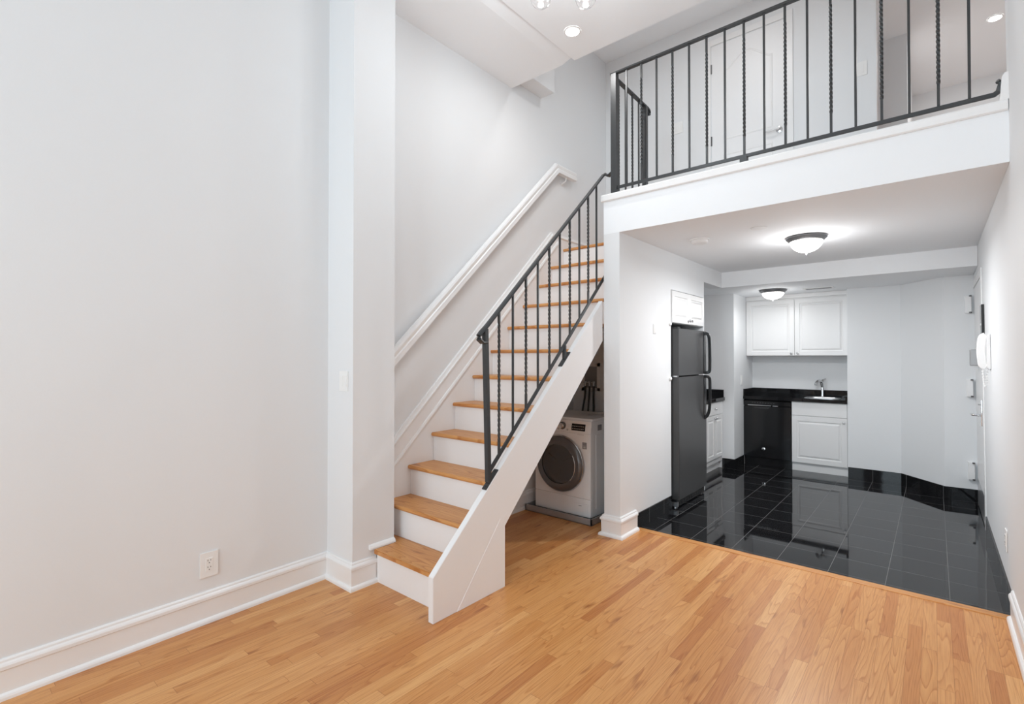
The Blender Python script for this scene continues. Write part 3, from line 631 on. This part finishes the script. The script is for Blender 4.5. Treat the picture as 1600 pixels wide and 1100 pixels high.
bm = B(); box(bm, -1.905, -1.85, fy0+.01, fy1-.01, 0.012, 0.078, 0.002)
for i in range(10): box(bm, -1.851, -1.847, fy0+0.06+i*0.065, fy0+0.10+i*0.065, 0.025, 0.065)
obj('grille', bm, M_HANDLE, fr)
for y in (fy0+.05, fy1-.05): obj('foot', lathe(B(), [(0.02, 0.0), (0.02, 0.012)], (-1.88, y, 0.0005), 'z', 12), M_STEEL, fr)
obj('rear_roller', box(B(), -2.5, -2.44, fy0+.03, fy1-.03, 0.0005, 0.036), M_HOSE, fr)
obj('bottom_hinge', box(B(), -1.895, -1.84, fy0+.0, fy0+.03, 0.02, 0.06), M_STEEL, fr)
for z, lb in ((1.735, 'round white bumper on the pier corner at refrigerator top'), (1.222, 'round white bumper on the pier corner between refrigerator doors')):
    bm = B(); lathe(bm, [(0.022, 0.0), (0.022, 0.006), (0.017, 0.014), (0.008, 0.019), (0.001, 0.020)], (-1.8898, 4.512, z), 'x', 24)
    tag(obj('bumper', bm, M_WHITE, smooth=True), lb, 'bumper', 'white bumpers beside the refrigerator')

def door_part(parent, O, U, V, W, w, h, knob=None, kW='x', name='door', plain=False, inset=0.05):
    bm = B(); (slab_face if plain else panel_face)(bm, O, U, V, W, w, h, **({} if plain else {'inset': inset}))
    d = obj(name, bm, M_CAB, parent)
    if knob: obj('knob', knob_bm(knob, kW), M_STEEL, d, True)
    return d
# cabinet over refrigerator
cf = thing('wall_cabinet', 'small white two-door cabinet above the black refrigerator', 'cabinet', (-2.1, 4.97, 1.745))
bm = B(); box(bm, -2.45, -1.895, 4.545, 5.395, 1.745, 2.058, 0.001); obj('body', bm, M_CAB, cf)
for j, (a, b_) in enumerate(((4.547, 4.968), (4.972, 5.393))):
    door_part(cf, (-1.8945, a, 1.750), (0, 1, 0), (0, 0, 1), (1, 0, 0), b_-a, 0.303, (-1.877, (b_-0.03) if j == 0 else (a+0.03), 1.785), 'x')
# upper cabinet
uy = 7.215
cu = thing('wall_cabinet', 'wide white two-door upper cabinet above the sink counter', 'cabinet', (-1.36, 7.36, 1.44))
bm = B(); box(bm, -1.944, -0.788, uy, 7.499, 1.44, 2.180, 0.001); obj('body', bm, M_CAB, cu)
for j, (a, b_) in enumerate(((-1.940, -1.364), (-1.360, -0.790))):
    door_part(cu, (a, uy-0.0005, 1.442), (1, 0, 0), (0, 0, 1), (0, -1, 0), b_-a, 0.722, ((b_-0.035) if j == 0 else (a+0.035), uy-0.018, 1.475), 'y', inset=0.055)
bm = B(); prism(bm, [(7.0 + .195, 2.181), (uy-0.022, 2.205), (uy-0.022, 2.2315), (uy+0.05, 2.2315), (uy+0.05, 2.181)], 'x', -1.944, -0.788); obj('cornice', bm, M_CAB, cu)
# sink base cabinet
cy0 = 7.075
cs = thing('base_cabinet', 'white sink base cabinet with one raised-panel door beside the dishwasher', 'cabinet', (-1.08, 7.3, 0))
bm = B(); box(bm, -1.380, -0.789, cy0+0.02, 7.498, 0.095, 0.745); box(bm, -1.380, -0.789, cy0+0.02, 7.105, 0.745, 0.868); box(bm, -1.380, -1.30, 7.105, 7.498, 0.745, 0.868); box(bm, -1.380, -0.789, cy0+0.04, 7.4, 0.0005, 0.095); obj('body', bm, M_CAB, cs)
door_part(cs, (-1.377, cy0+0.0195, 0.108), (1, 0, 0), (0, 0, 1), (0, -1, 0), 0.585, 0.580, (-0.825, cy0+0.002, 0.640), 'y', inset=0.06)
door_part(cs, (-1.377, cy0+0.0195, 0.694), (1, 0, 0), (0, 0, 1), (0, -1, 0), 0.585, 0.172, name='false_drawer_front', plain=True)
# dishwasher
dw = thing('dishwasher', 'glossy black dishwasher under the counter beside the sink cabinet', 'dishwasher', (-1.68, 7.3, 0))
dx0, dx1, dy = -1.972, -1.386, 7.072
bm = B(); box(bm, -1.944, dx1+0.002, dy+0.05, 7.49, 0.03, 0.866); obj('body', bm, M_BLACK, dw)
bm = B(); box(bm, dx0+0.0, dx1, dy, dy+0.045, 0.115, 0.780, 0.004); dd = obj('door', bm, M_BLACK, dw)
bm = B(); prism(bm, [(dy, 0.783), (dy-0.004, 0.80), (dy-0.004, 0.848), (dy+0.012, 0.862), (dy+0.045, 0.862), (dy+0.045, 0.783)], 'x', dx0, dx1, 0.001); dc = obj('control_panel', bm, M_BLACK, dw)
bm = B(); prism(bm, [(-1.83, 0.776), (-1.62, 0.776), (-1.65, 0.752), (-1.80, 0.752)], 'y', dy-0.0015, dy+0.002); obj('handle_recess', bm, M_SLOT, dd)
bm = B(); box(bm, -1.890, -1.612, dy-0.009, dy-0.0035, 0.789, 0.797, 0.001); box(bm, -1.592, -1.530, dy-0.009, dy-0.0035, 0.788, 0.797, 0.001); obj('trim_strip', bm, M_CHROME, dc)
for i in range(9): obj('printed_mark', box(B(), -1.84+i*0.032, -1.83+i*0.032, dy-0.0046, dy-0.0038, 0.823, 0.827), M_MARK, dc)
bm = B(); lathe(bm, [(0.021, 0.001), (0.021, -0.002), (0.018, -0.0035), (0.001, -0.0035)], (-1.703, dy, 0.226), 'y', 28); bd = obj('badge', bm, M_CHROME, dd, True, 'small round chrome badge')
bm = B(); lathe(bm, [(0.009, -0.003), (0.009, -0.0042), (0.001, -0.0042)], (-1.705, dy, 0.223), 'y', 20); obj('badge_mark', bm, M_SLOT, bd)
bm = B(); box(bm, dx0+0.02, dx1+0.005, dy+0.035, dy+0.06, 0.001, 0.108, 0.002); obj('kick_plate', bm, M_BLACK, dw)
# worktop with sink cut-out
wt = thing('worktop', 'polished black granite worktop over the dishwasher and sink cabinet', 'worktop', (-1.38, 7.3, 0.87))
sx0, sx1, sy0, sy1 = -1.245, -0.895, 7.130, 7.400
bm = B()
ty0 = 7.045
for a in ((-1.985, sx0, ty0, 7.498), (sx1, -0.789, ty0, 7.498), (sx0, sx1, ty0, sy0), (sx0, sx1, sy1, 7.498)):
    x0_ = a[0]
    if x0_ < -1.944:
        box(bm, -1.944, a[1], a[2], a[3], 0.8695, 0.910); box(bm, -1.985, -1.944, ty0, 7.05, 0.8695, 0.910) if False else None
    else: box(bm, a[0], a[1], a[2], a[3], 0.8695, 0.910)
obj('slab', bm, M_STONE, wt)
bm = B(); box(bm, -1.944, -0.789, 7.478, 7.4985, 0.9102, 1.000, 0.001); box(bm, -1.944, -1.924, ty0+0.01, 7.4778, 0.9102, 1.000, 0.001); box(bm, -0.809, -0.789, ty0+0.02, 7.4778, 0.9102, 0.955, 0.001); obj('backsplash', bm, M_STONE, wt)
sk_ = thing('sink', 'stainless steel drop-in sink set into the black worktop', 'sink', ((sx0+sx1)/2, (sy0+sy1)/2, 0.91))
bm = B()
def rr_(x0, x1, y0, y1, r, n=6):
    o = []
    for cx, cy_, a0 in ((x1-r, y0+r, -90), (x1-r, y1-r, 0), (x0+r, y1-r, 90), (x0+r, y0+r, 180)):
        for i in range(n+1):
            a = math.radians(a0+90*i/n); o.append((cx+r*math.cos(a), cy_+r*math.sin(a)))
    return o
lv = [(-0.014, 0.9105), (-0.014, 0.913), (-0.008, 0.916), (0.010, 0.915), (0.016, 0.906), (0.020, 0.79), (0.045, 0.765), (0.10, 0.760)]
tb = bmesh.new(); rs = []
for i_, z in lv: rs.append([tb.verts.new((x, y, z)) for x, y in rr_(sx0+i_, sx1-i_, sy0+i_, sy1-i_, max(0.02, 0.07-i_*0.4))])
for a, b_ in zip(rs, rs[1:]):
    for j in range(len(a)): tb.faces.new((a[j], a[(j+1) % len(a)], b_[(j+1) % len(a)], b_[j]))
tb.faces.new(rs[-1]); bmesh.ops.recalc_face_normals(tb, faces=tb.faces[:]); merge(bm, tb); obj('basin', bm, M_STEEL, sk_, True)
bm = B(); lathe(bm, [(0.03, 0.762), (0.028, 0.765), (0.001, 0.765)], ((sx0+sx1)/2, (sy0+sy1)/2, 0), 'z', 20); obj('drain', bm, M_CHROME, sk_, True)
fc = thing('faucet', 'chrome single-lever faucet behind the sink', 'faucet', (-1.095, 7.435, 0.911))
bm = B(); lathe(bm, [(0.030, 0.9105), (0.030, 0.917), (0.022, 0.922), (0.018, 0.96), (0.018, 1.03), (0.016, 1.06)], (-1.095, 7.435, 0), 'z', 20)
sweep(bm, smooth_path([(-1.095, 7.435, 1.04), (-1.10, 7.425, 1.095), (-1.115, 7.38, 1.125), (-1.135, 7.32, 1.115), (-1.145, 7.29, 1.07)]), circ(0.018, 14)); obj('spout', bm, M_CHROME, fc, True)
bm = B(); sweep(bm, [(-1.097, 7.43, 1.10), (-1.09, 7.45, 1.135), (-1.07, 7.47, 1.145)], rect(0.026, 0.010, 0.003)); obj('lever', bm, M_CHROME, fc, True)
# side counter
sx = -2.075
sc_ = thing('base_cabinet', 'white side base cabinet with drawer and doors behind the refrigerator', 'cabinet', (-2.4, 6.05, 0))
bm = B(); box(bm, -2.748, sx-0.02, 5.432, 6.640, 0.10, 0.868); box(bm, -2.748, sx-0.06, 5.432, 6.640, 0.0005, 0.10); box(bm, -2.3, sx-0.02, 6.64, 6.658, 0.10, 0.868); obj('body', bm, M_CAB, sc_)
for y0_ in (5.44, 6.04):
    door_part(sc_, (sx-0.0195, y0_, 0.705), (0, 1, 0), (0, 0, 1), (1, 0, 0), 0.595, 0.155, (sx-0.002, y0_+0.2975, 0.78), 'x', name='drawer', plain=True)
    for j in range(2):
        a = y0_+j*0.299
        door_part(sc_, (sx-0.0195, a, 0.165), (0, 1, 0), (0, 0, 1), (1, 0, 0), 0.296, 0.530, (sx-0.002, a+(0.27 if j == 0 else 0.026), 0.665), 'x', inset=0.045)
sw_ = thing('worktop', 'short black granite worktop on the side cabinet behind the refrigerator', 'worktop', (-2.4, 6.05, 0.87))
bm = B(); box(bm, -2.748, sx+0.018, 5.432, 6.6585, 0.8695, 0.910, 0.002); obj('slab', bm, M_STONE, sw_)
bm = B(); box(bm, -2.748, sx+0.006, 6.638, 6.6585, 0.9102, 1.005, 0.001); box(bm, -2.748, -2.728, 5.432, 6.6378, 0.9102, 1.005, 0.001); obj('backsplash', bm, M_STONE, sw_)

# ================================================================== LAMPS
def flush(loc, r, label, drop=0.15, power=9, down=14):
    t = thing('ceiling_light', label, 'ceiling light', loc, 'domed ceiling lights in the kitchen')
    x, y, z = loc
    bm = B(); lathe(bm, [(r*0.86, -0.0005), (r, -0.006), (r*1.0, -0.014), (r*0.93, -0.024), (r*0.86, -0.034), (r*0.80, -0.040), (r*0.74, -0.040), (r*0.74, -0.0005)], loc, 'z', 56, cap=False); obj('mounting_ring', bm, M_PEWTER, t, True, 'dark pewter ring')
    bm = B(); R = r*0.80; lathe(bm, [(R*math.cos(a), -0.034-(drop-0.055)*math.sin(a)) for a in [i*PI/2/14 for i in range(15)]], loc, 'z', 48, cap=False); obj('glass_bowl', bm, M_LAMP, t, True, 'frosted lit glass bowl')
    bm = B(); lathe(bm, [(0.012, 0.006), (0.012, 0), (0.006, -0.004), (0.008, -0.010), (0.001, -0.018)], (x, y, z-drop+0.018), 'z', 16); obj('finial', bm, M_STEEL, t, True)
    d = bpy.data.lights.new('kitchen_lamp_light', 'POINT'); d.energy = power; d.shadow_soft_size = 0.10; d.color = (0.97, 0.985, 1.0)
    o = bpy.data.objects.new('kitchen_lamp_light', d); C.objects.link(o); o.location = (x, y, z-drop-0.10)
    area_light('kitchen_lamp_downlight', (x, y, z-drop-0.012), (0, 0, 0), 0.16, 0.16, down, (0.97, 0.985, 1.0), 'DISK')
flush((-0.795, 4.674, 2.41), 0.149, 'larger domed ceiling light hanging nearer the loft edge', power=7, down=30)
flush((-1.477, 6.60, 2.2325), 0.149, 'domed ceiling light above the counter next to the vent', 0.136, 1.8, 4)
def downlight(x, y, z, r, label, power):
    t = thing('recessed_light', label, 'recessed light', (x, y, z), 'recessed ceiling lights')
    bm = B(); lathe(bm, [(r*1.28, -0.0004), (r*1.28, -0.004), (r*1.05, -0.008), (r, -0.006), (r, -0.0004)], (x, y, z), 'z', 40, cap=False); obj('trim_ring', bm, M_WHITE, t, True)
    bm = B(); lathe(bm, [(r, -0.0004), (r, -0.008), (r*0.6, -0.011), (0.001, -0.012)], (x, y, z), 'z', 40, cap=False); obj('lens', bm, M_DOWN, t, True)
    area_light('downlight_light', (x, y, z-0.02), (0, 0, 0), r*1.9, r*1.9, power, (1.0, 0.985, 0.97), 'DISK')
downlight(-2.075, 3.155, 3.893, 0.05, 'round recessed light in the main ceiling near the stairs', 7)
downlight(0.50, 7.08, 4.907, 0.05, 'round recessed light in the loft hallway ceiling', 14)
downlight(-1.45, 4.0, 4.907, 0.12, 'round recessed light in the loft ceiling above the railing', 7)  # extra lamp out of view, added to brighten the loft
# glass globe fixture
g1, g2 = Vector((-1.745, 2.319, 3.53)), Vector((-1.544, 2.489, 3.53)); dv = Vector((0.645, -0.764, 0))*0.262
gc = (g1+g2+dv)/2
pf = thing('globe_chandelier', 'ceiling fixture of clear glass globes cropped by the top edge', 'ceiling light', (gc.x, gc.y, 3.893))
bm = B(); lathe(bm, [(0.07, -0.0005), (0.07, -0.012), (0.06, -0.022), (0.012, -0.024)], (gc.x, gc.y, 3.893), 'z', 32); tube(bm, [(gc.x, gc.y, 3.88), (gc.x, gc.y, 3.655)], 0.008, 12)
obj('stem', bm, M_CHROME, pf, True)
for p in (g1, g2, g1+dv, g2+dv):
    bm = B(); tube(bm, smooth_path([(gc.x, gc.y, 3.67), ((gc.x+p.x)/2, (gc.y+p.y)/2, 3.675), (p.x, p.y, 3.665), (p.x, p.y, 3.60)]), 0.006, 8); lathe(bm, [(0.021, 3.578), (0.021, 3.61), (0.012, 3.62)], (p.x, p.y, 0), 'z', 16); obj('arm', bm, M_CHROME, pf, True)
    bm = B(); R = 0.061
    pr_ = [(R*math.sin(a), -R*math.cos(a)) for a in [PI*i/22 for i in range(19)]]; pi_ = [((R-0.0022)*math.sin(a), -(R-0.0022)*math.cos(a)) for a in [PI*i/22 for i in range(19)]]
    pr_[0] = (0.0005, -R); pi_[0] = (0.0005, -R+0.0022)
    lathe(bm, pr_+pi_[::-1], tuple(p), 'z', 36, cap=False); gl_ = obj('globe', bm, M_GLASS, pf, True, 'clear glass globe')
    bm = B(); lathe(bm, [(0.010, 0.05), (0.010, 0.03), (0.016, 0.018), (0.019, 0.0), (0.014, -0.014), (0.001, -0.02)], tuple(p), 'z', 20); obj('bulb', bm, M_BULB, gl_, True)
for p in (g1, g2, g1+dv, g2+dv):
    d = bpy.data.lights.new('globe_light', 'POINT'); d.energy = 5.5; d.shadow_soft_size = 0.06; d.color = (0.88, 0.955, 1.0)
    o = bpy.data.objects.new('globe_light', d); C.objects.link(o); o.location = p-Vector((0, 0, 0.09))
# smoke detector, blank plate, vent
sd = thing('smoke_detector', 'round white smoke detector on the kitchen ceiling near the pier', 'smoke detector', (-1.495, 4.196, 2.41))
bm = B(); lathe(bm, [(0.078, -0.0005), (0.078, -0.010), (0.074, -0.012)], (-1.495, 4.196, 2.41), 'z', 40); obj('base', bm, M_WHITE, sd, True)
bm = B(); lathe(bm, [(0.066, -0.012), (0.066, -0.030), (0.058, -0.038), (0.001, -0.039)], (-1.495, 4.196, 2.41), 'z', 40); obj('cover', bm, M_WHITE, sd, True)
bm = B(); lathe(bm, [(0.058, -0.0005), (0.057, -0.004), (0.001, -0.005)], (-1.015, 4.117, 2.41), 'z', 36)
tag(obj('ceiling_plate', bm, M_WHITE, smooth=True), 'flat round white cover plate on the kitchen ceiling', 'cover plate')
vt = thing('ceiling_vent', 'small white air vent with dark slats in the low kitchen ceiling', 'vent', (-1.03, 6.77, 2.2325))
bm = B(); vx, vy = -1.03, 6.77
for a in ((vx-.155, vx+.155, vy-.075, vy-.05), (vx-.155, vx+.155, vy+.05, vy+.075), (vx-.155, vx-.13, vy-.05, vy+.05), (vx+.13, vx+.155, vy-.05, vy+.05)): box(bm, *a, 2.2265, 2.232)
obj('frame', bm, M_WHITE, vt)
bm = B(); box(bm, vx-.13, vx+.13, vy-.05, vy+.05, 2.231, 2.2322); obj('duct', bm, M_SLOT, vt)
bm = B()
for i in range(6): sweep(bm, [(vx-.13, vy-.042+i*.0168, 2.2285), (vx+.13, vy-.042+i*.0168, 2.2285)], [(-0.006, -0.003), (0.006, 0.002), (0.006, 0.003), (-0.006, -0.002)])
obj('slats', bm, M_GREY, vt)

# ================================================================== SWITCHES, OUTLETS
def plate(O, U, W, w, h, name, label, cat, kind, group=None, lean_=False):
    """wall plate centred at O; U across, W outwards"""
    O, U, W = Vector(O), Vector(U), Vector(W); V = Vector((0, 0, 1))
    t = thing(name, label, cat, tuple(O), group)
    def bx(bm, u0, u1, v0, v1, d0, d1):
        c = [O+U*u+V*v+W*d for u in (u0, u1) for v in (v0, v1) for d in (d0, d1)]
        xs, ys, zs = zip(*c); box(bm, min(xs), max(xs), min(ys), max(ys), min(zs), max(zs), 0.0008)
        return bm
    obj('plate', bx(B(), -w/2, w/2, -h/2, h/2, 0.0004, 0.006), M_PLATE, t)
    if kind == 'rocker2' or kind == 'rocker':
        for uc in ((-w/4+.004, w/4-.004) if kind == 'rocker2' else (0,)):
            r = obj('rocker', bx(B(), uc-0.0165, uc+0.0165, -0.034, 0.034, 0.004, 0.009), M_PLATE, t)
    elif kind == 'outlet':
        ins = obj('receptacle', bx(B(), -0.017, 0.017, -0.034, 0.034, 0.004, 0.0085), M_PLATE, t)
        bm = B()
        for vc in (-0.018, 0.018):
            bx(bm, -0.008, -0.0055, vc, vc+0.009, 0.0075, 0.0092); bx(bm, 0.0055, 0.008, vc+0.001, vc+0.008, 0.0075, 0.0092); bx(bm, -0.0025, 0.0025, vc-0.011, vc-0.006, 0.0075, 0.0092)
        obj('slots', bm, M_SLOT, ins)
    return t
plate((-2.818, 1.6998, 1.272), (1, 0, 0), (0, -1, 0), 0.096, 0.125, 'light_switch', 'double white rocker switch on the pilaster by the stairs', 'light switch', 'rocker2')
xo = XW(1.0)
plate((xo+0.0015, 1.0, 0.306), (0, 1, 0), (1, 0, 0), 0.088, 0.132, 'wall_outlet', 'white duplex outlet low on the left wall above the baseboard', 'outlet', 'outlet')
plate((-1.8898, 4.18, 1.672), (0, 1, 0), (1, 0, 0), 0.055, 0.085, 'light_switch', 'small white control plate high on the pier wall before the refrigerator', 'light switch', 'rocker')
plate((-1.9448, 6.98, 1.12), (0, 1, 0), (1, 0, 0), 0.075, 0.125, 'light_switch', 'white switch plate on the chase above the dishwasher', 'light switch', 'rocker')
plate((-2.073, 5.1998, 3.876), (1, 0, 0), (0, -1, 0), 0.096, 0.120, 'light_switch', 'white switch plate on the loft wall left of the door', 'light switch', 'rocker2')
plate((-0.461, 5.1998, 3.905), (1, 0, 0), (0, -1, 0), 0.080, 0.120, 'light_switch', 'white switch plate on the loft wall right of the door', 'light switch', 'rocker')
plate((XR-LEAN*0.36-0.001, 4.07, 0.36), (0, 1, 0), (-1, 0, 0), 0.075, 0.120, 'wall_outlet', 'white outlet low on the right wall above black base tiles', 'outlet', 'outlet')

# ================================================================== DOORS
# loft door (arched two-panel)
y5 = 5.1995
ld = struct('door_1', box(B(), -1.720, -1.047, y5-0.004, y5+0.0, 2.76, 4.598, 0.0), M_STAIR, 'white loft door with an arched upper panel and lever handle', 'door')
def loop(bm, pts, y, wd=0.010):
    c = [(x, y, z) for x, z in pts]; c.append(c[0]); sweep(bm, c, [(-wd, 0), (-wd*.5, .004), (wd*.3, .005), (wd, 0), (wd, -.001), (-wd, -.001)], up=Vector((0, -1, 0)), cap=False)
bm = B(); dl, dr_ = -1.60, -1.165
arch = [(dl+(dr_-dl)*t, 4.31+0.13*(0.5-0.5*math.cos(2*PI*t))**0.9) for t in [i/20 for i in range(21)]]
loop(bm, [(dl, 3.62)]+arch+[(dr_, 3.62)], y5-0.004); loop(bm, [(dl, 2.98), (dl, 3.46), (dr_, 3.46), (dr_, 2.98)], y5-0.004)
obj('panel_moulding', bm, M_TRIM, ld)
for z in (4.37, 3.63, 2.95):
    bm = B(); tube(bm, [(-1.724, y5-0.008, z-0.045), (-1.724, y5-0.008, z+0.045)], 0.007, 8); obj('hinge', bm, M_PEWTER, ld, True)
bm = B(); lathe(bm, [(0.028, 0.0), (0.028, -0.008), (0.012, -0.012), (0.010, -0.045), (0.001, -0.046)], (-1.100, y5-0.004, 3.568), 'y', 24)
sweep(bm, smooth_path([(-1.100, y5-0.045, 3.568), (-1.14, y5-0.048, 3.568), (-1.18, y5-0.046, 3.558), (-1.215, y5-0.042, 3.562)], 1), rect(0.010, 0.018, 0.003)); obj('lever_handle', bm, M_CHROME, ld, True)
bm = B(); cas = [(0, 0), (0, 0.012), (0.02, 0.016), (0.05, 0.012), (0.056, 0.006), (0.056, 0)]
for a, b_, c_, d_ in ((-1.04, -0.982, 2.726, 4.665), (-1.788, -1.73, 2.726, 4.665), (-1.73, -1.04, 4.607, 4.665)): box(bm, a, b_, y5-0.012, y5, c_, d_, 0.003)
struct('trim_5', bm, M_TRIM, 'white casing around the loft door', 'door casing')
# entry door in the right wall of the kitchen
ed = struct('door_2', lean(box(B(), XR-0.003, XR+0.045, 5.70, 6.60, 0.012, 2.09, 0.002)), M_TRIM, 'white entry door seen edge-on in the right kitchen wall', 'door')
bm = lean(box(B(), XR-0.0045, XR-0.0025, 5.71, 6.59, 0.014, 0.26, 0.0)); obj('kick_plate', bm, M_STEEL, ed, label='grey kick plate')
bm = B(); hx = XR-0.018
box(bm, hx+0.005, hx+0.0155, 5.755, 5.80, 0.84, 1.06, 0.003)
sweep(bm, smooth_path([(hx+0.016, 5.778, 0.93), (hx-0.045, 5.778, 0.93), (hx-0.052, 5.80, 0.93), (hx-0.052, 5.88, 0.93)], 1), circ(0.009, 10)); tube(bm, [(hx+0.016, 5.778, 1.02), (hx-0.012, 5.778, 1.02)], 0.006, 8)
obj('lever_handle', lean(bm), M_CHROME, ed, True)
bm = B(); box(bm, hx-0.045, hx+0.0155, 6.02, 6.13, 1.345, 1.49, 0.006); obj('lock_case', lean(bm), M_LOCK, ed, label='grey metal lock case')
for z in (1.94, 1.12, 0.31):
    bm = B(); box(bm, XR-0.070, XR-0.020, 6.615, 6.668, z-0.085, z+0.085, 0.004); h_ = obj('hinge', lean(bm), M_WHITE, ed, label='white painted hinge')
    bm = B()
    for dz in (-0.088, 0.074): tube(bm, [(XR-0.03, 6.60, z+dz), (XR-0.03, 6.60, z+dz+0.014)], 0.010, 8)
    obj('hinge_pin', lean(bm), M_PEWTER, h_, True)
bm = B(); box(bm, XR-0.007, XR+0.0, 5.60, 5.698, 0.0, 2.16, 0.002); box(bm, XR-0.007, XR, 5.698, 6.64, 2.095, 2.16, 0.002); box(bm, XR, XR+.045, 5.645, 5.698, 0, 2.13); lean(bm)
struct('trim_6', bm, M_TRIM, 'white casing around the entry door', 'door casing')
# intercom phone
ip = thing('intercom_phone', 'white wall intercom phone on the right kitchen wall', 'intercom', (XR-LEAN*1.46-.001, 4.95, 1.46))
xi = XR
bm = B(); prism(bm, [(xi-0.002, 1.335), (xi-0.018, 1.34), (xi-0.022, 1.36), (xi-0.020, 1.565), (xi-0.016, 1.585), (xi-0.002, 1.588)], 'y', 4.885, 4.985, 0.002); obj('base', lean(bm), M_WHITE, ip)
bm = B(); sweep(bm, smooth_path([(xi-0.024, 4.925, 1.352), (xi-0.044, 4.925, 1.362), (xi-0.047, 4.925, 1.40), (xi-0.052, 4.925, 1.46), (xi-0.047, 4.925, 1.525), (xi-0.042, 4.925, 1.565), (xi-0.022, 4.925, 1.578)], 2), rect(0.046, 0.014, 0.004), up=Vector((0, 1, 0))); obj('handset', lean(bm), M_WHITE, ip, True)
bm = B(); n = 140; pts = []
for i in range(n+1):
    t = i/n; cx = xi-0.045+0.030*t; cz = 1.355-0.145*math.sin(PI*t)-0.0*t; a = t*2*PI*20
    pts.append((cx+0.005*math.cos(a), 4.925+0.005*math.sin(a), cz))
tube(bm, pts, 0.0017, 6); obj('coiled_cord', lean(bm), M_WHITE, ip, True)
bp_ = thing('wall_panel', 'narrow black panel on the wall above the intercom phone', 'panel', (XR-LEAN*1.7-.001, 5.5, 1.7))
bm = B(); box(bm, xi-0.018, xi-0.0005, 5.40, 5.56, 1.59, 1.84, 0.002); obj('casing', lean(bm), M_BLACK, bp_)
bm = B(); box(bm, xi-0.024, xi-0.017, 5.44, 5.49, 1.675, 1.69, 0.001); obj('white_button', lean(bm), M_WHITE, bp_)
